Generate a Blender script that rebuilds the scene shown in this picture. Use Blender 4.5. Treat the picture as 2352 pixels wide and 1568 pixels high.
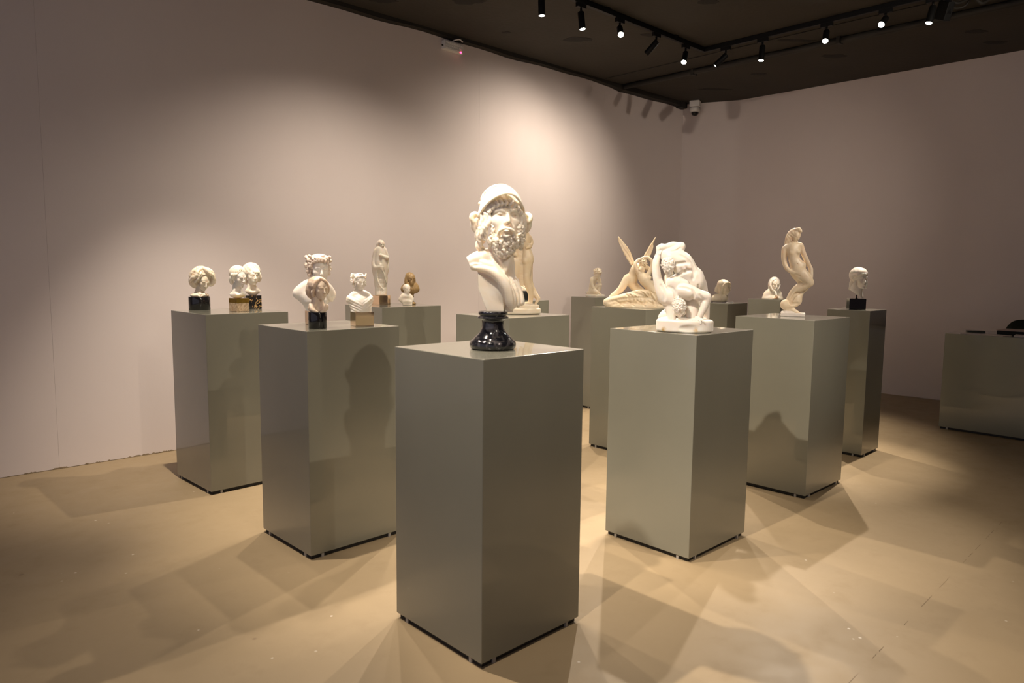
import bpy, math, random
import numpy as np
from mathutils import Vector, Matrix

for o in list(bpy.data.objects):
    bpy.data.objects.remove(o, do_unlink=True)
scene = bpy.context.scene
COL = scene.collection

# ------------------------------------------------------------------ camera
cam_data = bpy.data.cameras.new('camera')
cam_data.sensor_width = 36.0
cam_data.lens = 25.161
cam_data.clip_start = 0.05
cam_data.dof.use_dof = True
cam_data.dof.focus_distance = 4.7
cam_data.dof.aperture_fstop = 3.2
cam = bpy.data.objects.new('camera', cam_data)
COL.objects.link(cam)
c_r = Vector((0.7246, -0.6891, 0.0102)).normalized()
c_f = Vector((0.6860, 0.7205, -0.1020)).normalized()
c_u = c_r.cross(c_f).normalized()
c_r = c_f.cross(c_u).normalized()
cam.matrix_world = Matrix(((c_r.x, c_u.x, -c_f.x, 0.0),
                           (c_r.y, c_u.y, -c_f.y, 0.0),
                           (c_r.z, c_u.z, -c_f.z, 1.5),
                           (0, 0, 0, 1)))
scene.camera = cam

# ------------------------------------------------------------------ world, exposure
world = bpy.data.worlds.new('world')
scene.world = world
world.use_nodes = True
world.node_tree.nodes['Background'].inputs[0].default_value = (0.90, 0.84, 1.0, 1)
world.node_tree.nodes['Background'].inputs[1].default_value = 0.42
vs = scene.view_settings
vs.view_transform = 'Standard'
vs.look = 'None'
vs.exposure = 0.10
vs.gamma = 1.0
vs.use_curve_mapping = False
scene.cycles.max_bounces = 7
scene.cycles.diffuse_bounces = 4
scene.cycles.glossy_bounces = 4
scene.cycles.transmission_bounces = 6

LAMP_COLOR = (1.0, 0.85, 0.69)      # warm white gallery spots
LAMP_POWER = 190.0                  # watts of each spot

# ------------------------------------------------------------------ materials
def nmat(name):
    m = bpy.data.materials.new(name)
    m.use_nodes = True
    nt = m.node_tree
    b = nt.nodes['Principled BSDF']
    return m, nt, b

def node(nt, kind, **kw):
    n = nt.nodes.new(kind)
    for k, v in kw.items():
        setattr(n, k, v)
    return n

def mix_col(nt, fac, a, b, blend='MIX'):
    n = node(nt, 'ShaderNodeMix', data_type='RGBA', blend_type=blend)
    for sock, val in ((n.inputs[0], fac), (n.inputs[6], a), (n.inputs[7], b)):
        if hasattr(val, 'is_output'):
            nt.links.new(val, sock)
        elif isinstance(val, (int, float)):
            sock.default_value = val
        else:
            sock.default_value = (*val, 1) if len(val) == 3 else val
    return n.outputs[2]

def ramp(nt, src, p0, p1, c0=(0, 0, 0), c1=(1, 1, 1)):
    n = node(nt, 'ShaderNodeValToRGB')
    e = n.color_ramp.elements
    e[0].position, e[1].position = p0, p1
    e[0].color, e[1].color = (*c0, 1), (*c1, 1)
    nt.links.new(src, n.inputs[0])
    return n.outputs[0]

def noise(nt, scale, detail=4, coord='Object', rough=0.5, dist=0.0, vec=None):
    if vec is None:
        vec = node(nt, 'ShaderNodeTexCoord').outputs[coord]
    n = node(nt, 'ShaderNodeTexNoise')
    n.inputs['Scale'].default_value = scale
    n.inputs['Detail'].default_value = detail
    n.inputs['Roughness'].default_value = rough
    n.inputs['Distortion'].default_value = dist
    nt.links.new(vec, n.inputs['Vector'])
    return n.outputs[0]

def bump(nt, b, h, strength=0.2, dist=0.01):
    n = node(nt, 'ShaderNodeBump')
    n.inputs['Strength'].default_value = strength
    n.inputs['Distance'].default_value = dist
    nt.links.new(h, n.inputs['Height'])
    nt.links.new(n.outputs[0], b.inputs['Normal'])

def plain(name, col, rough=0.5, metal=0.0, spec=0.5, var=0.06, scale=6):
    m, nt, b = nmat(name)
    n = noise(nt, scale)
    dark = tuple(c * (1 - var) for c in col)
    lite = tuple(min(1, c * (1 + var)) for c in col)
    nt.links.new(ramp(nt, n, .3, .7, dark, lite), b.inputs['Base Color'])
    b.inputs['Roughness'].default_value = rough
    b.inputs['Metallic'].default_value = metal
    b.inputs['Specular IOR Level'].default_value = spec
    return m

def stone(name, col, vein, rough=0.38, sss=0.4, scale=9, stain=None):
    """alabaster / marble: soft mottling, translucent; stain = (x,y,z,radius,colour) in object metres"""
    m, nt, b = nmat(name)
    n1 = noise(nt, scale, 5, dist=1.2)
    c = mix_col(nt, ramp(nt, n1, .48, .72), col, vein)
    if stain:
        for (x, y, z, r, sc) in stain:
            tc = node(nt, 'ShaderNodeTexCoord').outputs['Object']
            d = node(nt, 'ShaderNodeVectorMath', operation='DISTANCE')
            nt.links.new(tc, d.inputs[0])
            d.inputs[1].default_value = (x, y, z)
            nn = noise(nt, 60, 3)
            a = node(nt, 'ShaderNodeMath', operation='MULTIPLY_ADD')
            nt.links.new(nn, a.inputs[0]); a.inputs[1].default_value = r * 1.2
            nt.links.new(d.outputs['Value'], a.inputs[2])
            f = ramp(nt, a.outputs[0], r * .75, r * 1.5, (1, 1, 1), (0, 0, 0))
            c = mix_col(nt, f, c, sc)
    nt.links.new(c, b.inputs['Base Color'])
    b.inputs['Roughness'].default_value = rough
    b.inputs['Subsurface Weight'].default_value = sss
    b.inputs['Subsurface Radius'].default_value = (1.0, 0.82, 0.62)
    b.inputs['Subsurface Scale'].default_value = 0.022
    bump(nt, b, noise(nt, 140, 3), .05, .002)
    return m

M = {}
# wall: off-white paint with roller mottling
m, nt, b = nmat('wall_paint')
n1 = noise(nt, 0.7, 4); n2 = noise(nt, 30, 3)
c = mix_col(nt, ramp(nt, n1, .35, .7), (.70, .627, .605), (.74, .667, .642))
nt.links.new(c, b.inputs['Base Color']); b.inputs['Roughness'].default_value = .75
b.inputs['Specular IOR Level'].default_value = .25
bump(nt, b, n2, .12, .004); M['wall'] = m
# floor: tan painted concrete with scuffs, white paint drips
m, nt, b = nmat('floor_concrete')
n1 = noise(nt, 0.9, 6, rough=.6); n2 = noise(nt, 5, 6, rough=.65)
c = mix_col(nt, ramp(nt, n1, .3, .75), (.335, .253, .150), (.368, .28, .170))
c = mix_col(nt, ramp(nt, n2, .55, .85), c, (.312, .233, .136))
vo = node(nt, 'ShaderNodeTexVoronoi'); vo.inputs['Scale'].default_value = 7
nt.links.new(node(nt, 'ShaderNodeTexCoord').outputs['Object'], vo.inputs['Vector'])
cl = ramp(nt, noise(nt, 1.1, 2), .50, .60)
sp = ramp(nt, vo.outputs['Distance'], .035, .05, (1, 1, 1), (0, 0, 0))
mu = node(nt, 'ShaderNodeMath', operation='MULTIPLY')
nt.links.new(cl, mu.inputs[0]); nt.links.new(sp, mu.inputs[1])
c = mix_col(nt, mu.outputs[0], c, (.75, .68, .58))
vo2 = node(nt, 'ShaderNodeTexVoronoi'); vo2.inputs['Scale'].default_value = 2.3
nt.links.new(node(nt, 'ShaderNodeTexCoord').outputs['Object'], vo2.inputs['Vector'])
sp2 = ramp(nt, vo2.outputs['Distance'], .02, .03, (1, 1, 1), (0, 0, 0))
c = mix_col(nt, sp2, c, (.25, .18, .11))
nt.links.new(c, b.inputs['Base Color'])
rr = ramp(nt, n2, .3, .8, (.42,) * 3, (.6,) * 3)
nt.links.new(rr, b.inputs['Roughness'])
b.inputs['Specular IOR Level'].default_value = .35
bump(nt, b, n2, .05, .004); M['floor'] = m
# ceiling: dark umber paint
m, nt, b = nmat('ceiling_paint')
n1 = noise(nt, 1.3, 5)
nt.links.new(ramp(nt, n1, .3, .75, (.031, .026, .018), (.041, .034, .024)), b.inputs['Base Color'])
b.inputs['Roughness'].default_value = .85; bump(nt, b, noise(nt, 22, 5), .3, .01); M['ceiling'] = m
M['patch'] = plain('ceiling_patch', (.012, .011, .008), .9, scale=12)
M['trunk'] = plain('dark_trunking', (.020, .017, .013), .7)
M['track'] = plain('black_track', (.005, .005, .005), .5, spec=.25)
# pedestal lacquer: sage grey, satin
m, nt, b = nmat('pedestal_lacquer')
n1 = noise(nt, 2.2, 3)
nt.links.new(ramp(nt, n1, .3, .7, (.212, .210, .168), (.228, .226, .182)), b.inputs['Base Color'])
b.inputs['Roughness'].default_value = .24; b.inputs['Specular IOR Level'].default_value = .5
b.inputs['Coat Weight'].default_value = .8; b.inputs['Coat Roughness'].default_value = .04
bump(nt, b, noise(nt, 260, 2), .03, .001); M['ped'] = m
M['plinth'] = plain('black_plinth', (.008, .008, .009), .6)
m, nt, b = nmat('clear_plastic'); b.inputs['Base Color'].default_value = (.95, .95, .95, 1)
b.inputs['Transmission Weight'].default_value = 1; b.inputs['Roughness'].default_value = .05
b.inputs['IOR'].default_value = 1.45
nt.links.new(ramp(nt, noise(nt, 40), .3, .7, (.02,) * 3, (.06,) * 3), b.inputs['Roughness']); M['clear'] = m
# stones
M['white'] = stone('white_alabaster', (.90, .81, .68), (.94, .89, .80))
M['cool'] = stone('milky_alabaster', (.89, .83, .75), (.82, .74, .64))
M['cream'] = stone('cream_alabaster', (.82, .72, .56), (.88, .80, .67))
M['honey'] = stone('honey_alabaster', (.76, .62, .42), (.82, .71, .54), sss=.3)
M['blush'] = stone('blush_alabaster', (.62, .46, .33), (.78, .68, .58))
M['bust'] = stone('bust_marble', (.91, .81, .67), (.94, .88, .79), stain=[(-.055, -.12, .315, .016, (.72, .40, .18))])
M['brown'] = stone('brown_stone', (.36, .235, .10), (.46, .32, .16), rough=.45, sss=.05)
M['orange'] = stone('stained_white_alabaster', (.86, .79, .69), (.92, .88, .81), stain=[(.04, -.10, .015, .05, (.62, .28, .05))])
M['plinthstone'] = stone('plinth_marble', (.72, .66, .60), (.82, .78, .74), rough=.3, sss=.1)
# polished black marble with grey clouds
m, nt, b = nmat('black_marble')
n1 = noise(nt, 14, 6, dist=2.5)
nt.links.new(ramp(nt, n1, .50, .85, (.008, .008, .011), (.12, .11, .115)), b.inputs['Base Color'])
b.inputs['Roughness'].default_value = .1; b.inputs['Coat Weight'].default_value = .5; M['blackmarble'] = m
m, nt, b = nmat('black_gloss')
nt.links.new(ramp(nt, noise(nt, 8), .3, .8, (.004, .004, .005), (.010, .009, .009)), b.inputs['Base Color'])
b.inputs['Roughness'].default_value = .12; M['blackgloss'] = m
m, nt, b = nmat('gold_veined_marble')
n1 = noise(nt, 22, 6, dist=3.0)
nt.links.new(ramp(nt, n1, .56, .63, (.012, .011, .011), (.52, .33, .13)), b.inputs['Base Color'])
b.inputs['Roughness'].default_value = .1; M['portoro'] = m
m, nt, b = nmat('breccia_marble')
n1 = noise(nt, 26, 6, dist=3.5); n2 = noise(nt, 11, 4, dist=2)
c = mix_col(nt, ramp(nt, n1, .42, .62), (.56, .42, .28), (.34, .24, .14))
c = mix_col(nt, ramp(nt, n2, .60, .66), c, (.42, .17, .05))
nt.links.new(c, b.inputs['Base Color']); b.inputs['Roughness'].default_value = .15; M['breccia'] = m
# polished bronze-tinted mirror blocks
m, nt, b = nmat('bronze_mirror')
nt.links.new(ramp(nt, noise(nt, 5), .3, .7, (.80, .61, .43), (.85, .66, .48)), b.inputs['Base Color'])
b.inputs['Metallic'].default_value = 1; b.inputs['Roughness'].default_value = .07; M['bronze'] = m
m, nt, b = nmat('gold_reflection')
nt.links.new(ramp(nt, noise(nt, 30, 4), .3, .7, (.40, .25, .04), (.55, .38, .10)), b.inputs['Base Color'])
b.inputs['Metallic'].default_value = 1; b.inputs['Roughness'].default_value = .22; M['goldreflection'] = m  # metal colour standing for a golden reflection on polished marble
M['whiteplastic'] = plain('white_plastic', (.80, .78, .75), .4)
M['footpad'] = plain('translucent_pad', (.36, .34, .31), .3)
M['paper'] = plain('printed_paper', (.62, .54, .46), .5, var=.2, scale=25)
M['paperpink'] = plain('pinkish_card', (.50, .36, .29), .5)
M['green'] = plain('dark_green_shell', (.030, .034, .018), .45)
M['darktan'] = plain('crumbling_plaster', (.24, .18, .11), .9, var=.3, scale=40)
M['darkglass'] = plain('dark_dome', (.01, .01, .01), .06)
def emit(name, col, strength):
    m, nt, b = nmat(name)
    b.inputs['Base Color'].default_value = (0, 0, 0, 1)
    b.inputs['Emission Color'].default_value = (*col, 1)
    b.inputs['Emission Strength'].default_value = strength
    nt.links.new(ramp(nt, noise(nt, 10), .3, .7, tuple(c * .95 for c in col), col), b.inputs['Emission Color'])
    return m
M['lens'] = emit('lamp_lens', (1.0, .93, .82), 60)
M['led'] = emit('red_led', (1.0, .03, .10), 8)

# ------------------------------------------------------------------ mesh helpers
def link(name, me, mat, parent=None, loc=(0, 0, 0), rotz=0.0, smooth=False):
    if mat is not None and not (len(me.materials) == 1 and me.materials[0] == mat):
        if len(me.materials): me = me.copy()
        me.materials.clear(); me.materials.append(mat)
    o = bpy.data.objects.new(name, me)
    COL.objects.link(o)
    o.parent = parent
    o.location = loc
    o.rotation_euler = (0, 0, rotz)
    if smooth:
        me.polygons.foreach_set('use_smooth', [True] * len(me.polygons)); me.update()
    return o

def thing(name, label, cat, loc=(0, 0, 0), rotz=0.0, group=None):
    o = bpy.data.objects.new(name, None)
    o.empty_display_size = .05
    COL.objects.link(o)
    o.location = loc; o.rotation_euler = (0, 0, rotz)
    return tag(o, label, cat, group)

def tag(o, label, cat, group=None):
    o['label'] = label; o['category'] = cat
    if group: o['group'] = group
    return o

def struct(o, label=None):
    o['kind'] = 'structure'
    if label: o['label'] = label
    return o

def pydata(name, v, f):
    me = bpy.data.meshes.new(name); me.from_pydata(v, [], f); me.update(); return me

def box_mesh(name, x0, x1, y0, y1, z0, z1, bev=0.0):
    if bev <= 0:
        v = [(x, y, z) for z in (z0, z1) for y in (y0, y1) for x in (x0, x1)]
        f = [(0, 2, 3, 1), (4, 5, 7, 6), (0, 1, 5, 4), (1, 3, 7, 5), (3, 2, 6, 7), (2, 0, 4, 6)]
        return pydata(name, v, f)
    import bmesh
    bm = bmesh.new()
    bmesh.ops.create_cube(bm, size=1)
    for vv in bm.verts:
        vv.co = ((x0 + x1) / 2 + vv.co.x * (x1 - x0), (y0 + y1) / 2 + vv.co.y * (y1 - y0), (z0 + z1) / 2 + vv.co.z * (z1 - z0))
    bmesh.ops.bevel(bm, geom=bm.edges[:], offset=bev, segments=2, affect='EDGES', profile=.6)
    me = bpy.data.meshes.new(name); bm.to_mesh(me); bm.free(); return me

def lathe_mesh(name, prof, n=40, sx=1.0, sy=1.0):
    v, f = [], []
    for (r, z) in prof:  # gold reflection in the marble block, built as a metal band
        for i in range(n):
            a = 2 * math.pi * i / n
            v.append((r * math.cos(a) * sx, r * math.sin(a) * sy, z))
    k = len(prof)
    for j in range(k - 1):
        for i in range(n):
            i2 = (i + 1) % n
            f.append((j * n + i, j * n + i2, (j + 1) * n + i2, (j + 1) * n + i))
    f.append(tuple(range(n))[::-1]); f.append(tuple((k - 1) * n + i for i in range(n)))
    return pydata(name, v, f)

def tube_mesh(name, pts, r, n=10):
    pts = [Vector(p) for p in pts]
    rs = r if isinstance(r, (list, tuple)) else [r] * len(pts)
    v, f = [], []
    for i, p in enumerate(pts):
        t = (pts[min(i + 1, len(pts) - 1)] - pts[max(i - 1, 0)]).normalized()
        a = t.orthogonal().normalized() if abs(t.z) > .9 else t.cross(Vector((0, 0, 1))).normalized()
        bb = t.cross(a)
        for k in range(n):
            an = 2 * math.pi * k / n
            v.append(tuple(p + (a * math.cos(an) + bb * math.sin(an)) * rs[i]))
    for i in range(len(pts) - 1):
        for k in range(n):
            k2 = (k + 1) % n
            f.append((i * n + k, i * n + k2, (i + 1) * n + k2, (i + 1) * n + k))
    f.append(tuple(range(n))[::-1]); f.append(tuple((len(pts) - 1) * n + k for k in range(n)))
    return pydata(name, v, f)

def arc(pts, n=6):
    """Catmull-Rom resample of a list of tuples (any dimension)"""
    P = [np.array(p, float) for p in pts]
    out = []
    for i in range(len(P) - 1):
        p0, p1, p2, p3 = P[max(i - 1, 0)], P[i], P[i + 1], P[min(i + 2, len(P) - 1)]
        for j in range(n):
            t = j / n
            out.append(.5 * (2 * p1 + (p2 - p0) * t + (2 * p0 - 5 * p1 + 4 * p2 - p3) * t ** 2 + (-p0 + 3 * p1 - 3 * p2 + p3) * t ** 3))
    out.append(P[-1])
    return out

# ------------------------------------------------------------------ carving: signed distance fields turned into one mesh
def rotm(yaw=0, pitch=0, roll=0):
    y, p, r = (math.radians(a) for a in (yaw, pitch, roll))
    Rz = np.array([[math.cos(y), -math.sin(y), 0], [math.sin(y), math.cos(y), 0], [0, 0, 1]])
    Rx = np.array([[1, 0, 0], [0, math.cos(p), -math.sin(p)], [0, math.sin(p), math.cos(p)]])
    Ry = np.array([[math.cos(r), 0, math.sin(r)], [0, 1, 0], [-math.sin(r), 0, math.cos(r)]])
    return Ry @ Rz @ Rx

class Carve:
    """carves in a working unit; (x, y, d) = right, down-from-reference, depth away from the front"""
    def __init__(s, ref, xr, yr, dr, h):
        s.x0, s.y0 = ref
        s.h = h
        lo = np.array([xr[0] - s.x0, dr[0], s.y0 - yr[1]], float) - 3 * h - 4
        hi = np.array([xr[1] - s.x0, dr[1], s.y0 - yr[0]], float) + 3 * h + 4
        s.lo = lo
        s.n = np.ceil((hi - lo) / h).astype(int) + 1
        s.D = np.full(s.n, 50.0, np.float32)
        s.ax = [(lo[i] + h * np.arange(s.n[i])).astype(np.float32) for i in range(3)]
        s.T = None
    def P(s, p):
        if s.T is not None:
            R, o, sc = s.T
            return R @ (np.array(p, float) * sc) + o
        return np.array([p[0] - s.x0, p[2] if len(p) > 2 else 0.0, s.y0 - p[1]], float)
    def sc(s):
        return s.T[2] if s.T is not None else 1.0
    def rot(s, R):
        R = np.eye(3) if R is None else R
        return s.T[0] @ R if s.T is not None else R
    def sub(s, lo, hi):
        a = np.maximum(np.floor((lo - s.lo) / s.h).astype(int), 0)
        b = np.minimum(np.ceil((hi - s.lo) / s.h).astype(int) + 1, s.n)
        if np.any(b <= a): return None
        sl = tuple(slice(a[i], b[i]) for i in range(3))
        q = [s.ax[0][sl[0]][:, None, None], s.ax[1][sl[1]][None, :, None], s.ax[2][sl[2]][None, None, :]]
        return sl, q
    def merge(s, sl, d, k, op):
        D = s.D[sl]; k = max(k, 1e-3)
        if op == '+':
            t = np.clip(.5 + .5 * (D - d) / k, 0, 1)
            s.D[sl] = D * (1 - t) + d * t - k * t * (1 - t)
        else:
            t = np.clip(.5 - .5 * (D + d) / k, 0, 1)
            s.D[sl] = D * (1 - t) - d * t + k * t * (1 - t)
    def ell(s, c, r, k=2.0, op='+', R=None):
        c = s.P(c); z = s.sc(); r = np.array(r, float) * z; k = k * z
        R = s.rot(R); m = max(r) + k + 3 * s.h
        g = s.sub(c - m, c + m)
        if g is None: return
        sl, q = g
        x, y, w = (q[i] - c[i] for i in range(3))
        l = [R[0, i] * x + R[1, i] * y + R[2, i] * w for i in range(3)]
        k0 = np.sqrt(sum((l[i] / r[i]) ** 2 for i in range(3)))
        k1 = np.sqrt(sum((l[i] / r[i] ** 2) ** 2 for i in range(3))) + 1e-6
        d = np.where(k0 < .08, -min(r), k0 * (k0 - 1) / k1)
        s.merge(sl, d.astype(np.float32), k, op)
    def cap(s, a, b, ra, rb, k=2.0, op='+', raw=False):
        if not raw: a, b = s.P(a), s.P(b); z = s.sc(); ra *= z; rb *= z; k = k * z
        m = max(ra, rb) + k + 3 * s.h
        g = s.sub(np.minimum(a, b) - m, np.maximum(a, b) + m)
        if g is None: return
        sl, q = g
        ab = b - a; L = float(ab @ ab) + 1e-9
        x, y, w = (q[i] - a[i] for i in range(3))
        t = np.clip((x * ab[0] + y * ab[1] + w * ab[2]) / L, 0, 1)
        d = np.sqrt((x - t * ab[0]) ** 2 + (y - t * ab[1]) ** 2 + (w - t * ab[2]) ** 2) - (ra + t * (rb - ra))
        s.merge(sl, d.astype(np.float32), k, op)
    def tube(s, pts, rs, k=2.0, op='+', n=4):
        """pts: list of points; rs: radius or list"""
        if not isinstance(rs, (list, tuple)): rs = [rs] * len(pts)
        pp = [(*((p[0], p[1], p[2] if len(p) > 2 else 0.0)), r) for p, r in zip(pts, rs)]
        c = arc(pp, n) if len(pp) > 2 else [np.array(p) for p in pp]
        for i in range(len(c) - 1):
            s.cap(c[i][:3], c[i + 1][:3], max(c[i][3], 1e-4), max(c[i + 1][3], 1e-4), k, op)
    def box(s, c, half, rnd=1.0, k=1.5, op='+', R=None):
        c = s.P(c); z = s.sc(); hf = np.array(half, float) * z; rnd *= z; k = k * z
        R = s.rot(R); m = float(np.linalg.norm(hf)) + k + 3 * s.h
        g = s.sub(c - m, c + m)
        if g is None: return
        sl, q = g
        x, y, w = (q[i] - c[i] for i in range(3))
        l = [np.abs(R[0, i] * x + R[1, i] * y + R[2, i] * w) - hf[i] + rnd for i in range(3)]
        d = np.sqrt(sum(np.maximum(v, 0) ** 2 for v in l)) + np.minimum(np.maximum(np.maximum(l[0], l[1]), l[2]), 0) - rnd
        s.merge(sl, d.astype(np.float32), k, op)
    def disc(s, c, rx, ry, hh, rnd=1.0, k=1.5, op='+'):
        """upright elliptic cylinder"""
        c = s.P(c); m = max(rx, ry) + k + 3 * s.h
        g = s.sub(c - np.array([m, m, hh + k + 3 * s.h]), c + np.array([m, m, hh + k + 3 * s.h]))
        if g is None: return
        sl, q = g
        x, y, w = (q[i] - c[i] for i in range(3))
        e = (np.sqrt((x / rx) ** 2 + (y / ry) ** 2) - 1) * min(rx, ry) + rnd
        v = np.abs(w) - hh + rnd
        d = np.sqrt(np.maximum(e, 0) ** 2 + np.maximum(v, 0) ** 2) + np.minimum(np.maximum(e, v), 0) - rnd
        s.merge(sl, d.astype(np.float32), k, op)
    def poly(s, pts, dc, th, k=1.0, op='+', lean=(0, 0), belly=0.0):
        """flat outline (x,y list) with thickness th round depth dc, leaning in depth"""
        V = np.array([[p[0] - s.x0, s.y0 - p[1]] for p in pts], float)
        mn, mx = V.min(0), V.max(0); ctr = (mn + mx) / 2
        mm = k + 3 * s.h + th
        dd = abs(lean[0]) * (mx - mn)[0] / 2 + abs(lean[1]) * (mx - mn)[1] / 2 + belly + mm
        g = s.sub(np.array([mn[0] - mm, dc - dd, mn[1] - mm]), np.array([mx[0] + mm, dc + dd, mx[1] + mm]))
        if g is None: return
        sl, q = g
        x, w = q[0], q[2]
        best = None; inside = None
        for i in range(len(V)):
            a, b = V[i], V[(i + 1) % len(V)]
            e = b - a; t = np.clip(((x - a[0]) * e[0] + (w - a[1]) * e[1]) / (e @ e + 1e-9), 0, 1)
            dist = np.sqrt((x - a[0] - t * e[0]) ** 2 + (w - a[1] - t * e[1]) ** 2)
            best = dist if best is None else np.minimum(best, dist)
            cond = ((a[1] <= w) & (b[1] > w)) | ((b[1] <= w) & (a[1] > w))
            xi = a[0] + (w - a[1]) / ((b[1] - a[1]) if abs(b[1] - a[1]) > 1e-9 else 1e-9) * e[0]
            cr = cond & (x < xi)
            inside = cr if inside is None else inside ^ cr
        d2 = np.where(inside, -best, best)
        yc = dc + lean[0] * (x - ctr[0]) + lean[1] * (w - ctr[1]) + belly * (((x - ctr[0]) / max(1e-6, (mx - mn)[0] / 2)) ** 2 - .5)
        v = np.abs(q[1] - yc) - th
        rnd = th * .8
        e1 = d2 + rnd; v1 = v + rnd
        d = np.sqrt(np.maximum(e1, 0) ** 2 + np.maximum(v1, 0) ** 2) + np.minimum(np.maximum(e1, v1), 0) - rnd
        s.merge(sl, d.astype(np.float32), k, op)
    def cut(s, p, nrm):
        """remove everything on the +nrm side of plane through p (x,y,d ; nrm in right,depth,up)"""
        c = s.P(p); n = np.array(nrm, float); n /= np.linalg.norm(n)
        if s.T is not None: n = s.T[0] @ n
        d = (s.ax[0][:, None, None] - c[0]) * n[0] + (s.ax[1][None, :, None] - c[1]) * n[1] + (s.ax[2][None, None, :] - c[2]) * n[2]
        s.D = np.maximum(s.D, d.astype(np.float32))
    def waves(s, c, r, direction, freq, amp, warp=0.0, seed=0.0):
        """ripple the surface inside an ellipsoid region: carved hair strands, cloth folds"""
        c = s.P(c); z = s.sc(); r = np.array(r, float) * z; amp *= z; freq /= z
        dv = np.array(direction, float)
        if s.T is not None: dv = s.T[0] @ dv; warp_s = z
        else: warp_s = 1.0
        dv /= np.linalg.norm(dv); R = s.rot(None)
        m = max(r)
        g = s.sub(c - m, c + m)
        if g is None: return
        sl, q = g
        x, y, w = (q[i] - c[i] for i in range(3))
        l = [R[0, i] * x + R[1, i] * y + R[2, i] * w for i in range(3)]
        mask = np.clip(1.3 - 1.3 * np.sqrt(sum((l[i] / r[i]) ** 2 for i in range(3))), 0, 1)
        ph = (x * dv[0] + y * dv[1] + w * dv[2]) * freq * 2 * math.pi
        if warp: ph = ph + warp * np.sin(w * freq * 1.7 + seed) + warp * np.sin((x + y) * freq * 2.1 + seed * 2)
        s.D[sl] += (amp * mask * np.sin(ph + seed)).astype(np.float32)
    def blobs(s, c, r, n, br, k=.6, keep=None, seed=1, R=None, jitter=.25, dimple=0.0):
        """locks of curly hair: knobs spread over an ellipsoid; keep(nx,ny,nz) selects where (head axes)"""
        rnd = random.Random(seed)
        ga = math.pi * (3 - 5 ** .5)
        for i in range(n):
            zz = 1 - 2 * (i + .5) / n
            rr = math.sqrt(max(0, 1 - zz * zz)); a = ga * i
            nx, ny, nz = rr * math.cos(a), rr * math.sin(a), zz
            if keep and not keep(nx, ny, nz): continue
            j = lambda: 1 + (rnd.random() - .5) * jitter
            if s.T is not None:
                p = (c[0] + nx * r[0] * j(), c[1] + ny * r[1] * j(), c[2] + nz * r[2] * j())
            else:
                p = (c[0] + nx * r[0] * j(), c[1] - nz * r[2] * j(), (c[2] if len(c) > 2 else 0) + ny * r[1] * j())
            rb = br * (.8 + .4 * rnd.random())
            if not dimple:
                s.ell(p, (rb * (1 + .4 * rnd.random()), rb, rb), k, R=rotm(rnd.random() * 180, rnd.random() * 180, 0))
                continue
            # a carved lock: short spiral lying on the head
            nv = np.array([nx, ny, nz]) if s.T is not None else np.array([nx, -nz, ny])
            t1 = np.cross(nv, [.3, .2, .93]); t1 /= np.linalg.norm(t1) + 1e-6; t2 = np.cross(nv, t1)
            a0 = rnd.random() * 6.28; dr = 1 if rnd.random() < .5 else -1
            pc = np.array(p) - nv * rb * .35
            q = []
            for j2 in range(5):
                aa = a0 + dr * j2 * 1.15; ra = rb * (1.0 - .2 * j2)
                q.append(pc + (t1 * math.cos(aa) + t2 * math.sin(aa)) * ra + nv * rb * .12 * j2)
            s.ell(tuple(pc), (rb * .72,) * 3, k)
            for j2 in range(4):
                s.cap(tuple(q[j2]), tuple(q[j2 + 1]), rb * (.46 - .05 * j2), rb * (.42 - .05 * j2), k * .3)
    def front(s, x, y):
        """depth of the first surface met from the front at drawing point (x, y)"""
        i = int(round((x - s.x0 - s.lo[0]) / s.h)); j = int(round((s.y0 - y - s.lo[2]) / s.h))
        if not (0 <= i < s.n[0] and 0 <= j < s.n[2]): return None
        w = np.nonzero(s.D[i, :, j] < 0)[0]
        return None if len(w) == 0 else float(s.ax[1][w[0]])
    def line(s, pts, r, k=1.0, op='-', sink=-.35, n=6):
        """groove (op '-') or ridge (op '+') following the front surface along a drawn line"""
        if not isinstance(r, (list, tuple)): r = [r] * len(pts)
        c = arc([(p[0], p[1], q) for p, q in zip(pts, r)], n) if len(pts) > 2 else [np.array((p[0], p[1], q)) for p, q in zip(pts, r)]
        k = k * 1.5 + .5
        out = []
        for q in c:
            d = s.front(q[0], q[1])
            if d is not None: out.append((q[0], q[1], d + sink * q[2], max(q[2], .1)))
        if len(out) > 4:
            dd = [o_[2] for o_ in out]
            dd = [sum(dd[max(0, i - 2):i + 3]) / len(dd[max(0, i - 2):i + 3]) for i in range(len(dd))]
            out = [(o_[0], o_[1], z_, o_[3]) for o_, z_ in zip(out, dd)]
        for a, b in zip(out[:-1], out[1:]):
            if abs(a[2] - b[2]) < 8 * s.h + 3: s.cap(a[:3], b[:3], a[3], b[3], k, op)
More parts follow.
